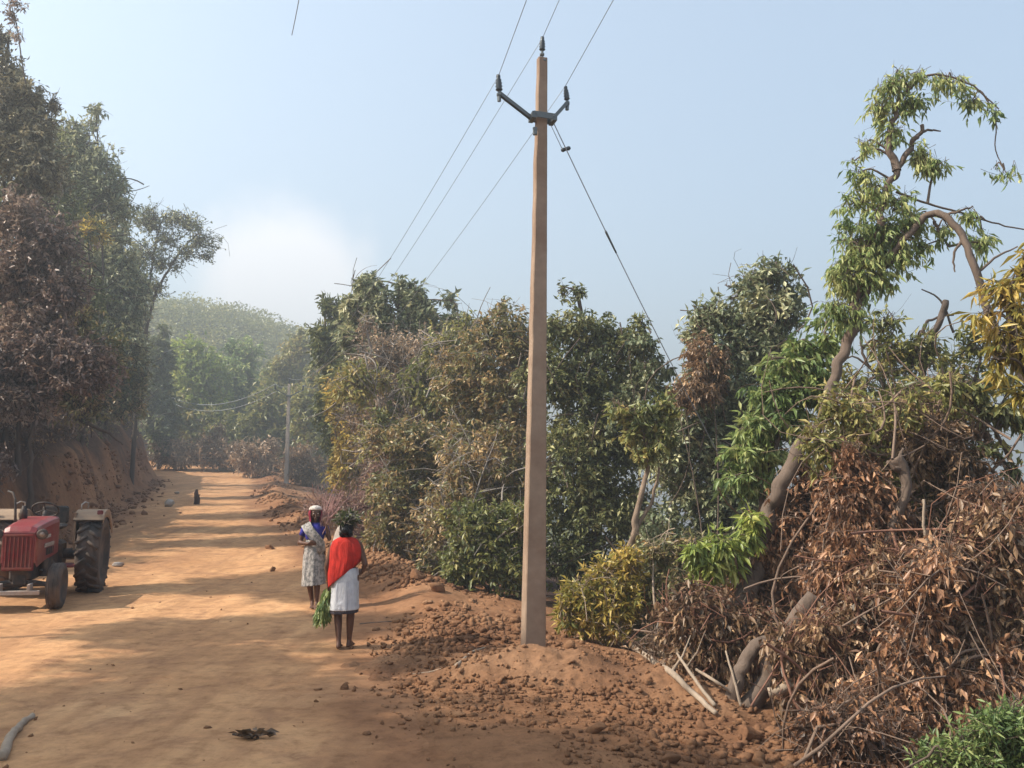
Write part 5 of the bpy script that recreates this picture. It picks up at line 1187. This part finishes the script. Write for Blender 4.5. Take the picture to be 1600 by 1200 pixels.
# ------------------------------------------------------------------ small things on the road
def stone(label, px, py, Y, rx, ry, mat, seed, name='stone', cat='stone'):
    p = P(px, py, Y); v, f = ico(3, seed, .30); s = MPP(Y); w = np.array([rx * s, rx * s * .85, ry * s])
    v = v * (1 + .05 * np.random.default_rng(seed).normal(size=(len(v), 1))); v = v * w; z = sz(p.x, p.y)
    v = v + np.array([p.x, p.y, z + ry * s * .45])
    return tag(mesh_np(name, v, f, mat), label, cat)
fallen('longest pale fallen branch running down beside the soil heap', [(972, 1003), (1010, 1032), (1050, 1062), (1085, 1096), (1120, 1122)], .034, .022)
fallen('thinner pale fallen branch crossing above the longest one', [(1008, 1020, .03), (1055, 1040, .05), (1100, 1068, .05), (1150, 1095, .02)], .022, .012)
fallen('short pale branch sloping up from the top end of the longest one', [(966, 1008), (985, 998, .1), (1010, 992, .3)], .020, .010)
fallen('pale fork leaning up against the brown heap', [(1118, 1108), (1090, 1085, .06), (1062, 1055, .14), (1045, 1035, .3)], .018, .008)
fallen('grey stick standing askew beside the low twiggy heap', [(1158, 1112), (1150, 1100, .12), (1136, 1085, .34)], .014, .008)
M_PALES = m_worn('pale stone', (.40, .35, .31), dust=(.35, .24, .17), amt=.4, rough=.95, scale=9, bstr=.8)
for lb, px, py, rx, ry, mt, sd in [
    ('largest pale rounded rock on the left side of the road before the bend', 263, 792, 12, 9, M_PALES, 401),
    ('small pale stone just beyond the largest pale rock', 276, 772, 5, 4, M_PALES, 402),
    ('small white stone on the road right of the tractor rear wheel', 181, 885, 10, 5, M_PALES, 403),
    ('lone dark clod on the road in front of the woman in red', 540, 1079, 8, 7, M_CLOD, 404),
    ('brown clod on the road left of the woman in blue blouse', 425, 893, 6, 5, M_CLOD, 405),
    ('flat clod at the edge of the road behind the women', 420, 858, 12, 6, M_CLOD, 406),
    ('round brown lump at the left end of the soil heap', 691, 1038, 10, 9, M_CLOD, 407),
    ('upright tan lump of earth on the verge left of the bushy tree foot', 686, 925, 14, 14, M_CLOD, 408),
    ('dark clod near the bottom left below the tractor', 322, 1140, 8, 4, M_CLOD, 409),
    ('big squared clod low on the right part of the heap', 930, 1148, 16, 13, M_CLOD, 410),
    ('big clod at the bottom right beside the brushwood', 1170, 1158, 26, 17, M_CLOD, 411),
    ('reddish boulder on the verge behind the woman in red', 606, 893, 13, 11, M_CLOD, 412),
    ('second reddish boulder on the verge, right of the first', 650, 905, 14, 11, M_CLOD, 413)]:
    stone(lb, px, py, onroad(px, py), rx, ry, mt, sd, 'stone' if mt is M_PALES else 'clod', 'stone' if mt is M_PALES else 'clod')
# dark stump standing on the road far off
Y = onroad(307, 788); p = P(307, 788, Y); m = MB(); z = sz(p.x, p.y); s = MPP(Y)
m.tube([(p.x, p.y, z - .05), (p.x + .02, p.y, z + 8 * s), (p.x - .03, p.y, z + 17 * s), (p.x - .01, p.y, z + 23 * s)], [5 * s, 4.6 * s, 3.4 * s, 1.6 * s], 8)
m.tube([(p.x, p.y, z + 10 * s), (p.x + 5 * s, p.y, z + 15 * s)], [1.6 * s, .8 * s], 5)
tag(m.build('wooden_stake', m_plain('dark wood', (.06, .03, .022), .9), smooth=True), 'short dark wooden stake standing upright on the road before the bend', 'stake')
# bits of debris, and one dark strip standing in for a shadow
def lay(name, label, cat, pts, r0, r1, mat, n=6):
    out = []
    for px, py in pts:
        Y = onroad(px, py); q = P(px, py, Y); out.append((q.x, q.y, sz(q.x, q.y) + r0 * .6))
    pp = wander(out, 5, r0 * .15, RNG); m = MB(); m.tube(pp, np.linspace(r0, r1, len(pp)) * (1 + .12 * np.sin(np.arange(len(pp)) * 2.3)), 8)
    return tag(m.build(name, mat, smooth=True), label, cat)
lay('root', 'thick pale curved root lying in the bottom left corner', 'root', [(2, 1192), (14, 1165), (30, 1140), (50, 1124)], .035, .022, BARKP)
lay('stick', 'short stick resting on the left shoulder of the soil heap', 'stick', [(712, 1045), (738, 1022), (762, 1012)], .016, .010, BARKP)
lay('stick', 'thin dark strip added on the road as the shadow of the woman in the blue blouse', 'stick', [(562, 976), (590, 974), (618, 972)], .010, .006, BARK)  # added dark strip that imitates the second woman's cast shadow
lay('stick', 'thin twig on the verge to the left of the soil heap', 'stick', [(640, 1056), (668, 1052), (690, 1046)], .008, .005, BARKP)
def debris():
    Y = onroad(397, 1155); q = P(397, 1155, Y); z = sz(q.x, q.y); rng = np.random.default_rng(44)
    t = empty('dry_frond', (q.x, q.y, z), 'curled dark dry leaf frond lying on the road near the bottom', 'frond'); n = 34
    pos = np.array([q.x, q.y, z + .035]) + rng.normal(size=(n, 3)) * np.array([.05, .02, .010]); d = norm(rng.normal(size=(n, 3)) * np.array([1, .4, .15]))
    v, f = leaf_np(pos, d, rng.uniform(.06, .12, n), rng.uniform(.03, .05, n), rng); under(mesh_np('leaves', v, f, PAL['russet'], tint=np.repeat(rng.uniform(0, .25, n), 2)), t)
    m = MB(); m.tube([(q.x - .15, q.y, z + .03), (q.x - .05, q.y - .02, z + .02), (q.x + .13, q.y, z + .035)], [.008, .01, .004], 6); under(m.build('stalk', BARKD, smooth=True), t)
debris()
# ------------------------------------------------------------------ air, sky, sun
SUN_EL, SUN_AZ = R(43), R(-101)      # azimuth from +Y towards +X (negative = left)
sd = Vector((math.sin(SUN_AZ) * math.cos(SUN_EL), math.cos(SUN_AZ) * math.cos(SUN_EL), math.sin(SUN_EL)))
ld = bpy.data.lights.new('sun', 'SUN'); ld.energy = 4.9; ld.angle = R(.6); ld.color = (1.0, .92, .79)
lo = bpy.data.objects.new('sun', ld); COL.objects.link(lo); lo.rotation_euler = (-sd).to_track_quat('-Z', 'Y').to_euler(); lo.location = (0, 0, 60)

mh = bpy.data.materials.new('haze'); mh.use_nodes = True; nt = mh.node_tree
for n_ in list(nt.nodes):
    if n_.type != 'OUTPUT_MATERIAL': nt.nodes.remove(n_)
pv = nt.nodes.new('ShaderNodeVolumePrincipled'); pv.inputs['Color'].default_value = (.88, .92, .94, 1); pv.inputs['Density'].default_value = .0042; pv.inputs['Anisotropy'].default_value = .35
nt.links.new(pv.outputs[0], nt.nodes['Material Output'].inputs['Volume'])
m = MB(); m.box((0, 200, 22), (1900, 1500, 128)); hz_o = m.build('haze', mh); tag(hz_o, 'thin morning haze in the air', 'haze', kind='stuff')

W = bpy.data.worlds.new('World'); S.world = W; W.use_nodes = True; nt = W.node_tree
bg = nt.nodes['Background']; sky = nt.nodes.new('ShaderNodeTexSky'); sky.sky_type = 'NISHITA'; sky.sun_disc = False
sky.sun_elevation = SUN_EL; sky.sun_rotation = SUN_AZ; sky.air_density = 1.0; sky.dust_density = 2.0; sky.ozone_density = 1.2
tc = nt.nodes.new('ShaderNodeTexCoord')
# one soft pale cloud low over the bend
cd = (P(440, 465, 100) - CAM).normalized()
dp = nt.nodes.new('ShaderNodeVectorMath'); dp.operation = 'DISTANCE'; nt.links.new(tc.outputs['Generated'], dp.inputs[0]); dp.inputs[1].default_value = cd[:]
ns = nt.nodes.new('ShaderNodeTexNoise'); ns.inputs['Scale'].default_value = 9; ns.inputs['Detail'].default_value = 5; nt.links.new(tc.outputs['Generated'], ns.inputs['Vector'])
ad = nt.nodes.new('ShaderNodeMath'); ad.operation = 'MULTIPLY_ADD'; ad.inputs[1].default_value = .13; nt.links.new(ns.outputs['Fac'], ad.inputs[0]); nt.links.new(dp.outputs['Value'], ad.inputs[2])
mr = nt.nodes.new('ShaderNodeMapRange'); mr.interpolation_type = 'SMOOTHSTEP'; mr.inputs['From Min'].default_value = .19; mr.inputs['From Max'].default_value = .115; mr.inputs['To Max'].default_value = .8
nt.links.new(ad.outputs[0], mr.inputs['Value'])
mx = nt.nodes.new('ShaderNodeMix'); mx.data_type = 'RGBA'; nt.links.new(mr.outputs[0], mx.inputs[0]); tn = nt.nodes.new('ShaderNodeMix'); tn.data_type = 'RGBA'; tn.blend_type = 'MULTIPLY'; tn.inputs[0].default_value = 1; nt.links.new(sky.outputs[0], tn.inputs[6]); tn.inputs[7].default_value = (.93, 1.04, 1.02, 1); hzm = nt.nodes.new('ShaderNodeMix'); hzm.data_type = 'RGBA'; hzm.inputs[0].default_value = .18; hzm.inputs[7].default_value = (3.5, 3.85, 4.05, 1); nt.links.new(tn.outputs[2], hzm.inputs[6]); nt.links.new(hzm.outputs[2], mx.inputs[6]); mx.inputs[7].default_value = (5.9, 5.6, 5.7, 1)
nt.links.new(mx.outputs[2], bg.inputs[0]); bg.inputs[1].default_value = .15

S.view_settings.view_transform = 'Standard'; S.view_settings.look = 'None'; S.view_settings.exposure = .98; S.view_settings.gamma = 1
S.render.engine = 'CYCLES'; c = S.cycles
c.max_bounces = 5; c.diffuse_bounces = 3; c.glossy_bounces = 2; c.transmission_bounces = 4; c.transparent_max_bounces = 6; c.volume_bounces = 0
c.use_denoising = True
try: c.denoiser = 'OPENIMAGEDENOISE'
except Exception: pass
